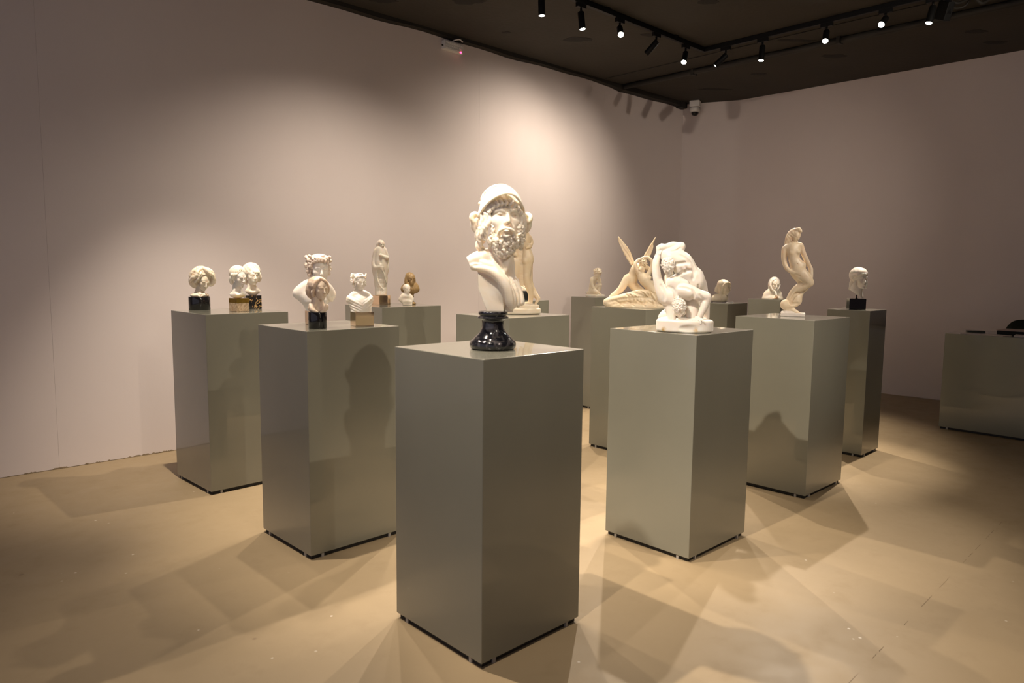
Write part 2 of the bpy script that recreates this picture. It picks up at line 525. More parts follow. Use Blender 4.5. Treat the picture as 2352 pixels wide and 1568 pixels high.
    def build(s, name, unit):
        D = s.D; h = s.h
        neg = D < 0
        nc = [n - 1 for n in D.shape]
        cnt = np.zeros(nc, np.int8)
        cs = [(i, j, k) for i in (0, 1) for j in (0, 1) for k in (0, 1)]
        for (i, j, k) in cs: cnt += neg[i:i + nc[0], j:j + nc[1], k:k + nc[2]]
        act = (cnt > 0) & (cnt < 8)
        ids = np.argwhere(act)
        acc = np.zeros((len(ids), 3)); num = np.zeros(len(ids))
        for a in cs:
            for axs in range(3):
                if a[axs]: continue
                b = list(a); b[axs] = 1
                Da = D[ids[:, 0] + a[0], ids[:, 1] + a[1], ids[:, 2] + a[2]].astype(float)
                Db = D[ids[:, 0] + b[0], ids[:, 1] + b[1], ids[:, 2] + b[2]].astype(float)
                cr = (Da < 0) != (Db < 0)
                t = np.where(cr, Da / np.where(cr, Da - Db, 1), 0)
                p = np.array(a, float)[None, :].repeat(len(ids), 0); p[:, axs] += t
                acc += p * cr[:, None]; num += cr
        pos = (ids + acc / num[:, None]) * h + s.lo[None, :]
        idx = np.full(nc, -1, np.int64); idx[act] = np.arange(len(ids))
        quads = []
        for axs in range(3):
            o1, o2 = [(1, 2), (2, 0), (0, 1)][axs]
            sh = list(D.shape); sh[axs] -= 1
            lo_sl = [slice(None)] * 3; hi_sl = [slice(None)] * 3
            lo_sl[axs] = slice(0, -1); hi_sl[axs] = slice(1, None)
            A, B = neg[tuple(lo_sl)], neg[tuple(hi_sl)]
            e = np.argwhere(A != B)
            ok = (e[:, o1] > 0) & (e[:, o2] > 0) & (e[:, o1] < D.shape[o1] - 1) & (e[:, o2] < D.shape[o2] - 1)
            e = e[ok]
            f = A[e[:, 0], e[:, 1], e[:, 2]]
            def cell(d1, d2):
                q = e.copy(); q[:, o1] += d1; q[:, o2] += d2
                return idx[q[:, 0], q[:, 1], q[:, 2]]
            q = np.stack([cell(-1, -1), cell(0, -1), cell(0, 0), cell(-1, 0)], 1)
            q[~f] = q[~f][:, ::-1]
            quads.append(q)
        Q = np.concatenate(quads)
        me = bpy.data.meshes.new(name)
        me.vertices.add(len(pos)); me.vertices.foreach_set('co', (pos * unit).astype(np.float32).ravel())
        me.loops.add(Q.size); me.loops.foreach_set('vertex_index', Q.ravel().astype(np.int32))
        me.polygons.add(len(Q))
        me.polygons.foreach_set('loop_start', np.arange(0, Q.size, 4, dtype=np.int32))
        me.polygons.foreach_set('loop_total', np.full(len(Q), 4, np.int32))
        me.polygons.foreach_set('use_smooth', np.ones(len(Q), bool))
        me.update(); me.validate()
        return me

def face(S, c, size, yaw=0, pitch=0, roll=0, neck=None, wide=1.0, ears=True, mouth_open=False, brow=1.0, skull=True):
    """a head about `size` tall; c = centre (x,y,d). Leaves S.T set to head axes; call S.T=None after adding hair."""
    S.T = None
    o = S.P(c)
    S.T = (rotm(yaw, pitch, roll), o, float(size))
    w = wide
    q = 1.25 if size > 80 else 1.6
    if skull: S.ell((0, .06, .13), (.34 * w, .43, .36), .05)
    S.ell((0, -.10, -.08), (.285 * w, .30, .37), .08)
    S.ell((0, -.15, -.27), (.215 * w, .23, .20), .09)
    S.ell((0, -.325, -.43), (.085, .075, .065), .08)
    for sd in (-1, 1):
        S.ell((sd * .185 * w, -.255, -.10), (.085, .085, .085), .10)
        S.ell((sd * .13 * w, -.262, .135), (.105, .075, .06), .10)
    # sockets, lids, eyeballs
    for sd in (-1, 1):
        S.ell((sd * .132 * w, -.462, .006), (.090, .110, .060), .05, '-')
        S.ell((sd * .132 * w, -.296, .000), (.066, .062, .054), .012)
        S.tube([(sd * .062 * w, -.343, -.002), (sd * .132 * w, -.370, .034), (sd * .205 * w, -.313, .000)], [.010 * q, .014 * q, .010 * q], .012)
        S.tube([(sd * .062 * w, -.343, -.004), (sd * .132 * w, -.358, -.034), (sd * .205 * w, -.313, -.004)], [.008 * q, .010 * q, .008 * q], .012)
        S.tube([(sd * .035 * w, -.372, .060), (sd * .12 * w, -.372, .094), (sd * .225 * w, -.300, .060)], [.014 * brow, .018 * brow, .012 * brow], .04)
    # nose
    S.cap((0, -.375, .055), (0, -.480, -.125), .030, .044, .030)
    S.cap((0, -.36, -.05), (0, -.42, -.155), .045, .050, .04)
    for sd in (-1, 1): S.ell((sd * .050, -.425, -.148), (.030, .040, .026), .022)
    S.ell((0, -.475, -.175), (.05, .03, .018), .012, '-')
    # mouth
    S.ell((0, -.335, -.265), (.12, .080, .085), .06)
    if mouth_open:
        S.ell((0, -.44, -.262), (.085, .055, .030), .02, '-')
    lo_ = -.290 if not mouth_open else -.304
    up_ = -.248 if not mouth_open else -.240
    S.tube([(-.088, -.372, -.268), (-.035, -.408, up_), (0, -.412, up_ - .004), (.035, -.408, up_), (.088, -.372, -.268)], [.008 * q, .017 * q, .015 * q, .017 * q, .008 * q], .016)
    S.tube([(-.078, -.372, -.274), (0, -.408, lo_), (.078, -.372, -.274)], [.008 * q, .020 * q, .008 * q], .018)
    if not mouth_open:
        S.tube([(-.09, -.395, -.268), (0, -.438, -.270), (.09, -.395, -.268)], [.007, .010, .007], .008, '-')
    if size > 80: S.ell((0, -.415, -.345), (.07, .025, .018), .03, '-')
    if ears:
        for sd in (-1, 1):
            S.ell((sd * .325 * w, .03, -.06), (.030, .075, .105), .03, R=rotm(sd * 12))
            S.ell((sd * .36 * w, .02, -.05), (.022, .040, .055), .02, '-')
    if neck:
        S.cap((0, .06, -.28), (0, .13, -.28 - neck), .185, .20, .06)

# ------------------------------------------------------------------ the room (x runs along the left wall, y towards it)
WALL_Y, WALL_X, CEIL = 6.0, 9.4, 3.87
X_MIN, Y_MIN = -3.2, -4.6
rng = random.Random(7)

fl = struct(link('floor', box_mesh('floor', X_MIN, 10.2, Y_MIN, 6.4, -.12, 0), M['floor']), 'tan painted concrete floor with scuffs and paint drips')
# sawn joint running across the concrete, filled with dark dirt in broken dashes
x = 2.2
for i in range(18):
    l = rng.uniform(.04, .16)
    if 2.2 < x < 5.2:
        y = .938 + (x - 2.6) * .022
        w = rng.uniform(.0008, .0018)
        link('joint_dash', pydata('joint_dash', [(x, y - w, .0006), (x + l, y - w + l * .022, .0006), (x + l, y + w + l * .022, .0006), (x, y + w, .0006)], [(0, 1, 2, 3)]), M['darktan'], fl)
    x += l + rng.uniform(.01, .30)
ce = struct(link('ceiling', box_mesh('ceiling', X_MIN, 10.2, Y_MIN, 6.4, CEIL, CEIL + .12), M['ceiling']), 'dark umber painted ceiling with patched holes')
for (px, py, rx, ry) in [(3.75, 5.65, .13, .07), (4.29, 5.12, .16, .09), (5.8, 5.13, .17, .08), (5.12, 5.51, .05, .03), (5.81, 3.63, .12, .07),
                         (8.22, 3.51, .17, .07), (8.33, 4.46, .10, .05), (8.63, 5.21, .22, .05), (8.89, 2.14, .12, .05), (7.4, 3.56, .2, .04), (6.2, 4.52, .12, .05), (8.36, 2.19, .12, .06)]:
    vv = []
    for i in range(18):
        a = 2 * math.pi * i / 18; k = rng.uniform(.72, 1.12)
        vv.append((px + rx * k * math.cos(a) * .72 + ry * k * math.sin(a) * .69, py - rx * k * math.cos(a) * .69 + ry * k * math.sin(a) * .72, CEIL - .002))
    vv += [(p[0], p[1], CEIL + .001) for p in vv]
    link('patch', pydata('patch', vv, [tuple(range(18))] + [(i, (i + 1) % 18, 18 + (i + 1) % 18, 18 + i) for i in range(18)]), M['patch'], ce)

# left wall: backing slab and tall panels with hairline seams
wl = struct(link('wall_left', box_mesh('wall_left', X_MIN, 9.5, WALL_Y + .02, WALL_Y + .2, -.1, CEIL + .1), M['wall']), 'long off-white wall behind the pedestals')
seams = [X_MIN, -1.2, 1.138, 5.193, 7.299, 9.10]
for a, b in zip(seams[:-1], seams[1:]):
    link('wall_panel', box_mesh('wall_panel', a + .0004, b - .0004, WALL_Y, WALL_Y + .03, .004, CEIL), M['wall'], wl)
# right wall and the short angled piece in the corner, with a rounded bend between them
BEND = 5.29; COR = (9.08, 6.0)
wr = struct(link('wall_right', box_mesh('wall_right', WALL_X, WALL_X + .2, Y_MIN, BEND - .08, .004, CEIL + .1), M['wall']), 'right wall with a soft bend near the corner')
pts = []
d1 = Vector((0, 1)); d2 = (Vector(COR) - Vector((WALL_X, BEND))).normalized()
for i in range(13):
    t = i / 12
    p0 = Vector((WALL_X, BEND - .08)); p1 = Vector((WALL_X, BEND)); p2 = Vector((WALL_X, BEND)) + d2 * .08
    pts.append((1 - t) ** 2 * p0 + 2 * t * (1 - t) * p1 + t * t * p2)
pts.append(Vector(COR) + d2 * .1)
vv = [(p.x, p.y, .004) for p in pts] + [(p.x, p.y, CEIL + .1) for p in pts] + [(p.x + .2, p.y, .004) for p in pts] + [(p.x + .2, p.y, CEIL + .1) for p in pts]
n = len(pts)
ff = [(i + 1, i, n + i, n + i + 1) for i in range(n - 1)] + [(2 * n + i, 2 * n + i + 1, 3 * n + i + 1, 3 * n + i) for i in range(n - 1)]
wc = link('wall_corner', pydata('wall_corner', vv, ff), M['wall'])
struct(wc, 'short angled wall piece in the room corner'); wc.data.polygons.foreach_set('use_smooth', [True] * len(wc.data.polygons))

struct(link('added_back_wall', box_mesh('added_back_wall', X_MIN, WALL_X + .2, Y_MIN - .2, Y_MIN, 0, CEIL + .1), M['wall']), 'plain unseen wall added to close off side light')  # unseen wall, added to keep outside light off the right side
# crumbling bottom edges of the plaster
def ragged(name, a, b, nrm, n, hmax, mat, seed):
    r = random.Random(seed); a, b, nrm = Vector(a), Vector(b), Vector(nrm)
    v, f = [], []
    hh = 0.4
    for i in range(n + 1):
        p = a.lerp(b, i / n)
        hh = min(1, max(.05, hh + r.uniform(-.35, .35)))
        z = hmax * hh * hh
        q = p + nrm * .004
        v += [(q.x, q.y, 0), (q.x, q.y, z), (p.x - nrm.x * .002, p.y - nrm.y * .002, z + .001)]
    for i in range(n):
        k = 3 * i
        f += [(k, k + 3, k + 4, k + 1), (k + 1, k + 4, k + 5, k + 2)]
    return link(name, pydata(name, v, f), mat)
struct(ragged('baseboard_left', (X_MIN, WALL_Y), (9.08, WALL_Y), (0, -1), 2200, .011, M['darktan'], 3), 'crumbling plaster edge with a ragged dark strip along the floor')  # ragged dark strip of uneven height in a floor-like tan
struct(ragged('baseboard_right', (WALL_X, 5.2), (WALL_X, Y_MIN), (-1, 0), 400, .010, M['wall'], 5), 'rough plaster edge along the floor')

# dark trunking under the ceiling on the left wall, and the pipe that crosses the ceiling
tr = thing('cable_trunking', 'dark trunking along the top of the long wall, ending at the corner camera', 'trunking', (5.0, WALL_Y, CEIL))
v, f = [], []
N = 60
for i in range(N + 1):
    xx = -2.0 + i * (9.06 + 2.0) / N
    big = .062 if xx > 7.5 else .035
    w = (.075 if xx > 7.5 else .05)
    s = .007 * math.sin(xx * 3.1) + .005 * math.sin(xx * 7.3 + 1)
    for (dy, dz) in ((-.001, 0), (-w, 0), (-w, -big + s), (-.001, -big - .012 + s)):
        v.append((xx - 5.0, dy, dz))
for i in range(N):
    for k in range(4):
        f.append((4 * i + k, 4 * i + (k + 1) % 4, 4 * i + 4 + (k + 1) % 4, 4 * i + 4 + k))
f += [(0, 1, 2, 3), (4 * N + 3, 4 * N + 2, 4 * N + 1, 4 * N)]
link('channel', pydata('channel', v, f), M['trunk'], tr)
link('end_box', box_mesh('end_box', 8.88 - 5, 9.02 - 5, -.095, -.002, -.085, 0, .004), M['trunk'], tr)
pp = thing('ceiling_pipe', 'dark pipe crossing the ceiling parallel to the right wall', 'pipe', (7.6, 2, CEIL))
link('pipe_run', tube_mesh('pipe_run', [(-.02, 3.9, -.032), (0, 2.2, -.032), (.03, 0, -.032), (.03, -4, -.032)], .032, 12), M['trunk'], pp, smooth=True)
for yy in (2.9, 1.2, -.4):
    link('clamp', box_mesh('clamp', -.04, .05, yy - .02, yy + .02, -.07, 0, .004), M['trunk'], pp)
tag(link('ceiling_cable', tube_mesh('ceiling_cable', [(7.19, 5.9, CEIL - .005), (7.19, 3.8, CEIL - .005), (7.205, 2.4, CEIL - .005), (7.21, -1, CEIL - .005)], .005, 6), M['trunk']),
    'thin dark cable lying on the ceiling between track and pipe', 'cable')

# ------------------------------------------------------------------ track and spotlights
TX0, TX1, TY0, TY1, TZ = 1.32, 6.95, -.62, 4.36, CEIL
tk = thing('lighting_track', 'black L-cornered lighting track mounted under the dark ceiling', 'track', (TX1, TY1, TZ))
def rail(x0, x1, y0, y1):
    link('rail', box_mesh('rail', x0 - TX1, x1 - TX1, y0 - TY1, y1 - TY1, -.05, -.004, .003), M['track'], tk)
rail(TX0, TX1 + .018, TY1 - .018, TY1 + .018)
rail(TX1 - .018, TX1 + .018, TY0, TY1 - .018)
rail(TX0 - .018, TX0 + .018, TY0, TY1 - .018)
rail(TX0, TX1, TY0 - .018, TY0 + .018)
rail(.742, .778, .2, 3.6)
for xx in (2.2, 3.8, 5.3, 6.4):
    link('hanger', box_mesh('hanger', xx - .03 - TX1, xx + .03 - TX1, -.03, .03, -.012, 0, .002), M['track'], tk)

lamp_house = lathe_mesh('housing', [(.004, .078), (.026, .076), (.029, .070), (.029, -.072), (.0285, -.078), (.0255, -.078), (.0250, -.070)], 24)
lamp_lens = lathe_mesh('lens', [(.0245, -.072), (.0245, -.0745), (.02, -.0765), (.008, -.0775)], 24)
lamp_adapter = box_mesh('adapter', -.055, .055, -.017, .017, -.085, -.048, .003)
lamp_stem = lathe_mesh('stem', [(.010, -.125), (.010, -.084)], 12)
lamp_knuckle = lathe_mesh('knuckle', [(.004, -.016), (.014, -.012), (.014, .012), (.004, .016)], 14)

def spot(pos, aim, label, power=1.0, cone=62, blend=.75, along='x', group='spotlights on the ceiling track'):
    t = thing('track_spotlight', label, 'spotlight', (pos[0], pos[1], TZ), 0, group)
    link('adapter', lamp_adapter, M['track'], t, (0, 0, 0), 0 if along == 'x' else math.pi / 2)
    link('stem', lamp_stem, M['track'], t, smooth=True)
    piv = Vector((0, 0, -.135))
    d = (Vector(aim) - (Vector((pos[0], pos[1], TZ)) + piv)).normalized()
    q = Vector((0, 0, -1)).rotation_difference(d)
    k = link('knuckle', lamp_knuckle, M['track'], t, piv, smooth=True); k.rotation_euler = (math.pi / 2, 0, 0)
    ctr = piv + d * .062
    hs = link('housing', lamp_house, M['track'], t, ctr, smooth=True); hs.rotation_euler = q.to_euler()
    ln = link('lens', lamp_lens, M['lens'], hs); ln['label'] = 'glowing lens'
    ld = bpy.data.lights.new('spot_beam', 'SPOT')
    ld.energy = LAMP_POWER * power; ld.color = LAMP_COLOR
    ld.spot_size = math.radians(cone); ld.spot_blend = blend; ld.shadow_soft_size = .022
    lo = bpy.data.objects.new('spot_beam', ld); COL.objects.link(lo)
    lo.parent = t; lo.location = ctr + d * .085; lo.rotation_euler = q.to_euler()
    return t

# aim points: sculptures and walls
A = TY1; B = TX1
view = [   # position, aim, label, power, run, cone, softness
 ((3.95, A), (2.5, 2.3, 0.8), 'leftmost glaring spotlight cut by the top edge of the photo', 1.1, 'x', 66, .8),
 ((4.45, A), (4.45, 4.2, 0.6), 'spotlight pointing straight down, second from the left on the track', .6, 'x', 70, .8),
 ((4.95, A), (4.95, 3.9, 0.9), 'spotlight hanging nearly straight down just left of the glaring one', 1.1, 'x', 60, .8),
 ((5.50, A), (3.0, 1.9, 0.8), 'spotlight glaring straight towards the camera', 1.7, 'x', 62, .8),
 ((6.08, A), (5.6, 6.0, 2.1), 'tilted spotlight just right of the glaring one', .62, 'x', 100, 1),
 ((6.60, A), (4.85, 3.6, 1.3), 'tilted glowing spotlight nearest the left of the track corner', 1.4, 'x', 40, .7),
 ((B, 4.10), (6.2, 6.0, 1.9), 'dark tilted spotlight just right of the track corner', .65, 'y', 100, 1),
 ((B, 3.69), (6.45, 3.64, 0.9), 'spotlight hanging straight down right of the track corner', 2.4, 'y', 66, .7),
 ((B, 3.05), (4.8, 2.3, 1.2), 'brightly glowing spotlight halfway along the right run of track', 1.9, 'y', 40, .7),
 ((B, 2.53), (3.4, 2.2, 1.3), 'spotlight second from the right end of the track', .9, 'y', 38, .7),
 ((B, 2.15), (6.17, 2.34, 1.4), 'rightmost spotlight beside the tilted junction box', 2.6, 'y', 36, .8),
]
for (p, a, lab, pw, al, cn, bl) in view:
    spot(p, a, lab, pw, along=al, cone=cn, blend=bl)
OFFL = 'unseen black track spotlight, traced from shadows or added to light the pieces'
off = [  # unseen lamps: some traced from cast shadows, others added to brighten pieces
 ((1.62, A), (2.0, 5.0, 1.3), 2.0, 'x', 60, 1), ((3.30, A), (3.4, 5.0, 1.1), 1.1, 'x', 130, 1),  # both added to brighten the far left heads and the long wall
 ((2.24, A), (2.0, 3.1, 0.9), .62, 'x', 66, .8), ((2.86, A), (2.4, 2.7, 0.9), .62, 'x', 66, .8),
 ((TX0, 3.50), (1.98, 3.5, 1.4), 1.7, 'y', 50, .8), ((TX0, 3.10), (1.95, 2.1, 1.6), 2.2, 'y', 40, .8), ((.76, 2.00), (3.25, 2.12, 1.1), 2.5, 'y', 38, .6), ((.76, 1.62), (1.82, 2.12, 1.0), 1.1, 'y', 42, .9), ((TX0, 1.3), (3.4, 3.5, 1.5), 1.1, 'y', 34, .7),  # includes lamps added for the laurel busts and nearest pedestal's left side
 ((TX0, .5), (2.0, 3.45, 1.5), .15, 'y', 30, .7),
 ((1.73, TY0), (1.95, 2.15, 1.6), .75, 'x', 42, 1), ((2.5, TY0), (4.8, 3.6, 1.5), 1.6, 'x', 26, .7), ((3.7, TY0), (3.7, 2.2, 1.1), 1.2, 'x', 50, .8), ((4.9, TY0), (4.9, 2.3, 1.4), .9, 'x', 36, .7),  # includes a lamp added to brighten the right side of the wrestlers' pedestal
 ((5.3, TY0), (9.0, 6.0, 1.8), 1.3, 'x', 48, 1),  # added to brighten the room corner and right wall
]
for (p, a, pw, al, cn, bl) in off:
    spot(p, a, OFFL, pw, cone=cn, along=al, blend=bl)

# tilted junction box and loose hose at the end of the visible track
jb = thing('junction_box', 'tilted black junction box with a loose hose at the right end of the track', 'junction box', (7.12, 2.08, CEIL))
o = link('box_body', box_mesh('box_body', -.03, .03, -.075, .075, -.20, -.05, .006), M['track'], jb); o.rotation_euler = (math.radians(24), 0, math.radians(-40))
link('bracket', box_mesh('bracket', -.02, .02, -.02, .02, -.16, 0, .003), M['track'], jb)
link('hose', tube_mesh('hose', [tuple(p) for p in arc([(0, 0, -.05), (.06, -.06, -.07), (.05, -.16, -.05), (.10, -.22, -.10), (.16, -.26, -.06), (.17, -.30, -.003)], 6)], .013, 8), M['trunk'], jb, smooth=True)
link('hose', tube_mesh('hose', [tuple(p) for p in arc([(0, .02, -.03), (.05, -.02, -.10), (.10, -.10, -.09), (.08, -.16, -.004)], 6)], .009, 8), M['trunk'], jb, smooth=True)

# emergency light on the left wall
em = thing('emergency_light', 'white emergency light box with red led high on the long wall', 'emergency light', (4.80, WALL_Y, 3.752))
o = link('case', box_mesh('case', -.125, .125, -.055, -.001, -.045, .045, .008), M['whiteplastic'], em)
stud = lathe_mesh('stud', [(.0095, 0), (.0085, .004), (.004, .006)], 10)
for i in range(9):
    for j in range(3):
        s_ = link('stud', stud, M['whiteplastic'], em, (-.100 + i * .025, -.055, -.026 + j * .026)); s_.rotation_euler = (math.pi / 2, 0, 0)
s_ = link('indicator_led', stud, M['led'], em, (.085, -.058, -.038)); s_.rotation_euler = (math.pi / 2, 0, 0); s_['label'] = 'red glowing indicator'
s_ = link('plug', lathe_mesh('plug', [(.007, -.01), (.007, .01)], 8), M['track'], em, (-.13, -.03, -.01)); s_.rotation_euler = (0, math.pi / 2, 0)
link('cable', tube_mesh('cable', [tuple(p) for p in arc([(-.02, -.03, .045), (.0, -.06, .065), (.05, -.078, .080), (.10, -.066, .070)], 6)], .006, 8), M['whiteplastic'], em, smooth=True)
em.rotation_euler = (0, math.radians(2), 0)
# dome camera in the corner
dc = thing('dome_camera', 'white dome security camera in the corner under the ceiling', 'camera', (9.02, 5.77, CEIL))
link('mount', box_mesh('mount', -.07, .07, -.07, .07, -.085, 0, .012), M['whiteplastic'], dc, rotz=math.radians(20))
link('collar', lathe_mesh('collar', [(.066, -.09), (.074, -.10), (.074, -.145), (.066, -.155), (.05, -.156)][::-1], 28), M['whiteplastic'], dc, smooth=True)
link('dome', lathe_mesh('dome', [(.004, -.206), (.022, -.203), (.038, -.193), (.048, -.175), (.052, -.155)], 24), M['darkglass'], dc, smooth=True)

# ------------------------------------------------------------------ pedestals
def pedestal(x, y, w, d, h, label, dyaw=0.0):
    t = thing('pedestal', label, 'pedestal', (x, y, 0), math.radians(dyaw), 'sage grey display pedestals')
    link('body', box_mesh('body', 0, w, 0, d, .022, h, .0025), M['ped'], t)
    link('plinth', box_mesh('plinth', .012, w - .012, .012, d - .012, .002, .024), M['plinth'], t)
    for (fx, fy) in ((.003, .07), (.07, .003), (w - .07, .003), (.003, d - .07)):
        a = .007
        if fx < .02: m_ = box_mesh('foot', fx, fx + .012, fy - a, fy + a, 0, .021)
        else: m_ = box_mesh('foot', fx - a, fx + a, fy, fy + .012, 0, .021)
        link('foot', m_, M['footpad'], t)['label'] = 'small clear plastic foot'
    return t
pedestal(1.68, 1.913, .55, .555, 1.172, 'nearest sage grey pedestal carrying the helmeted bust')
pedestal(1.698, 3.259, .554, .545, 1.177, 'sage grey pedestal with the black cylinder head and laurel busts', .6)
pedestal(1.724, 4.649, .572, .575, 1.184, 'far left sage grey pedestal carrying three small heads', 2.0)
pedestal(3.034, 4.623, .564, .538, 1.191, 'sage grey pedestal by the wall carrying the robed statue')
pedestal(3.048, 3.23, .561, .522, 1.189, 'sage grey pedestal directly behind the helmeted bust')
pedestal(4.613, 4.70, .34, .34, 1.20, 'slim sage grey pedestal mostly hidden behind the standing couple')
pedestal(5.853, 4.878, .34, .34, 1.20, 'slim sage grey pedestal carrying the kneeling figure')
pedestal(4.599, 3.319, .55, .55, 1.187, 'sage grey pedestal carrying the winged group')
pedestal(3.112, 1.935, .571, .548, 1.175, 'brightly lit sage grey pedestal carrying the wrestling men')
pedestal(4.576, 1.987, .573, .555, 1.183, 'sage grey pedestal carrying the twisting female nude')
pedestal(6.02, 3.43, .37, .37, 1.19, 'slim sage grey pedestal carrying the hooded bust on a clear plate')
pedestal(7.37, 3.58, .37, .37, 1.19, 'slim sage grey pedestal farthest back carrying a hooded bust')
pedestal(5.97, 2.153, .357, .337, 1.19, 'slim dark sage pedestal at right carrying the head on a black block')

# ------------------------------------------------------------------ reception desk at the right
tb = thing('reception_desk', 'long dark sage desk at the right edge', 'desk', (7.685, 2.08, 0))
link('body', box_mesh('body', 0, .70, -1.9, 0, .022, .925, .003), M['ped'], tb)
link('plinth', box_mesh('plinth', .012, .688, -1.888, -.012, .002, .024), M['plinth'], tb)
for yy in (-.07, -.9, -1.8):
    link('foot', box_mesh('foot', .003, .015, yy - .008, yy + .008, 0, .021), M['footpad'], tb)
def flat(name, x, y, w, d, z, hgt, rot, mat, label, cat, group=None):
    o = link(name, box_mesh(name, -w / 2, w / 2, -d / 2, d / 2, 0, hgt, min(.0012, hgt * .3)), mat, None, (x, y, z), math.radians(rot))
    return tag(o, label, cat, group)
Z = .9252
flat('leaflet', 7.80, 1.93, .15, .10, Z, .004, 12, M['paper'], 'leaflet lying at the left end of the desk', 'leaflet')
flat('booklet', 7.80, 1.70, .15, .21, Z, .006, -14, M['paper'], 'pale booklet in the middle of the visible desk edge', 'booklet')
flat('catalogue', 7.82, 1.43, .16, .24, Z, .016, 6, M['paper'], 'thick catalogue at the right edge of the photo on the desk', 'book')
flat('phone', 8.10, 1.93, .075, .15, Z, .012, 25, M['green'], 'small dark phone lying behind the leaflet', 'phone')
dk = thing('document_box', 'low black box with a pinkish lid on the desk', 'box', (8.08, 1.50, Z), math.radians(-4))
link('tray', box_mesh('tray', -.12, .12, -.22, .22, 0, .034, .003), M['track'], dk)
link('lid', box_mesh('lid', -.125, .125, -.225, .225, .036, .042, .002), M['paperpink'], dk)
ch = thing('chair', 'dark green rounded chair back rising behind the desk', 'chair', (8.72, 1.55, 0), math.radians(0))
v, f = [], []
nn = 28
for sgn in (0, 1):
    for i in range(nn + 1):
        t = -1 + 2 * i / nn
        zt = .70 + .33 * (1 - abs(t) ** 7) ** .6
        for zz in (.62, (.62 + zt) / 2, zt):
            v.append((.16 * t * t * -1 + .16 + sgn * .018 - .05 * (zz - .62), .30 * t, zz))
W3 = (nn + 1) * 3
for i in range(nn):
    for k in range(2):
        a = i * 3 + k
        f += [(a, a + 3, a + 4, a + 1), (W3 + a + 1, W3 + a + 4, W3 + a + 3, W3 + a)]
    f += [(i * 3 + 2, i * 3 + 5, W3 + i * 3 + 5, W3 + i * 3 + 2), (i * 3 + 3, i * 3, W3 + i * 3, W3 + i * 3 + 3)]
link('backrest', pydata('backrest', v, f), M['green'], ch, smooth=True)
link('seat', box_mesh('seat', -.30, .16, -.25, .25, .42, .47, .02), M['green'], ch)
for (lx, ly) in ((-.26, -.2), (-.26, .2), (.12, -.2), (.12, .2)):
    link('leg', tube_mesh('leg', [(lx, ly, .43), (lx * 1.1, ly * 1.1, 0)], [.016, .011], 8), M['track'], ch, smooth=True)
for ly in (-.14, .14):
    link('back_support', tube_mesh('back_support', [(.10, ly, .45), (.15, ly, .64)], .012, 8), M['track'], ch, smooth=True)

# ------------------------------------------------------------------ sculptures
FRONT = math.radians(-43.589)          # sculptures face the aisle where the visitor stands
PLACE = {   # x, y, top of pedestal, reference of the working drawing, millimetres per drawing unit
 'bust': (1.943, 2.154, 1.172, 1132.0, 800.7, 1.775), 'wrest': (3.259, 2.103, 1.175, 1572.0, 761.4, 2.302),
 'winged': (4.826, 3.580, 1.187, 1462.0, 705.7, 3.602), 'twist': (4.889, 2.291, 1.183, 1817.0, 726.0, 3.064),
 'pair': (3.401, 3.528, 1.189, 1187.0, 720.3, 2.985), 'kneel': (6.068, 5.061, 1.200, 1367.0, 680.6, 4.769),
 'hood1': (6.204, 3.621, 1.190, 1653.0, 694.6, 4.195), 'hood2': (7.545, 3.753, 1.190, 1775.0, 686.3, 4.812),
 'classic': (6.172, 2.340, 1.190, 1966.0, 709.6, 3.620), 'head1': (1.887, 5.190, 1.184, 459.0, 711.1, 3.082),
 'head2': (2.036, 4.868, 1.184, 550.0, 714.8, 3.003), 'head3': (2.236, 5.106, 1.184, 581.0, 708.9, 3.191),
 'wom': (1.838, 3.407, 1.177, 730.0, 753.2, 2.280), 'lback': (1.948, 3.640, 1.177, 724.0, 744.5, 2.429),
 'laurel': (2.106, 3.407, 1.177, 832.0, 747.6, 2.392), 'saint': (3.250, 4.969, 1.191, 875.0, 699.7, 3.553),
 'tiny': (3.404, 4.822, 1.191, 935.0, 700.3, 3.553), 'brown': (3.501, 4.910, 1.191, 943.0, 698.5, 3.632),
 'vial': (3.394, 5.053, 1.191, 896.0, 697.6, 3.650),
}
def sculpture(key, name, label, cat='sculpture', turn=0.0):
    x, y, z, rx, ry, mm = PLACE[key]
    bearing = math.atan2(x * .7243 - y * .6895, x * .6895 + y * .7243)      # each piece is turned towards the visitor
    t = thing(name, label, cat, (x, y, z + .0005), FRONT - bearing + math.radians(turn))
    t.scale = (math.cos(bearing), math.cos(bearing), 1)
    return t, (rx, ry), mm / 1000.0
def carve_part(S, name, unit, mat, parent):
    return link(name, S.build(name, unit), mat, parent)
def block(name, parent, unit, w, d, z0, z1, mat, rot=0.0, bev=.0015, x=0.0):
    return link(name, box_mesh(name, -w / 2 * unit, w / 2 * unit, -d / 2 * unit, d / 2 * unit, z0 * unit, z1 * unit, bev), mat, parent, (x * unit, 0, 0), math.radians(rot))

# --- helmeted bearded bust --------------------------------------------------------------
t, ref, u = sculpture('bust', 'helmeted_bust', 'large white bust of a bearded man in a helmet on a black turned base', 'bust')
prof = [(44, 0), (50, 1), (53, 6), (53.5, 11), (52, 17), (48, 21), (45, 22), (44.5, 24), (41.5, 27), (38.5, 30), (34, 34), (28.7, 41), (26, 48), (25, 57), (25.5, 64), (27, 68),
        (34, 69.5), (36, 71), (35.5, 73), (31, 75.5), (30, 77), (32.5, 79), (33.5, 82), (33, 85), (30, 86.5)]
o = link('base', lathe_mesh('base', [(r * u, z * u) for r, z in prof], 56), M['blackmarble'], t, smooth=True); o['label'] = 'polished black marble turned base'
S = Carve(ref, (1062, 1208), (440, 720), (-76, 56), 1.0)
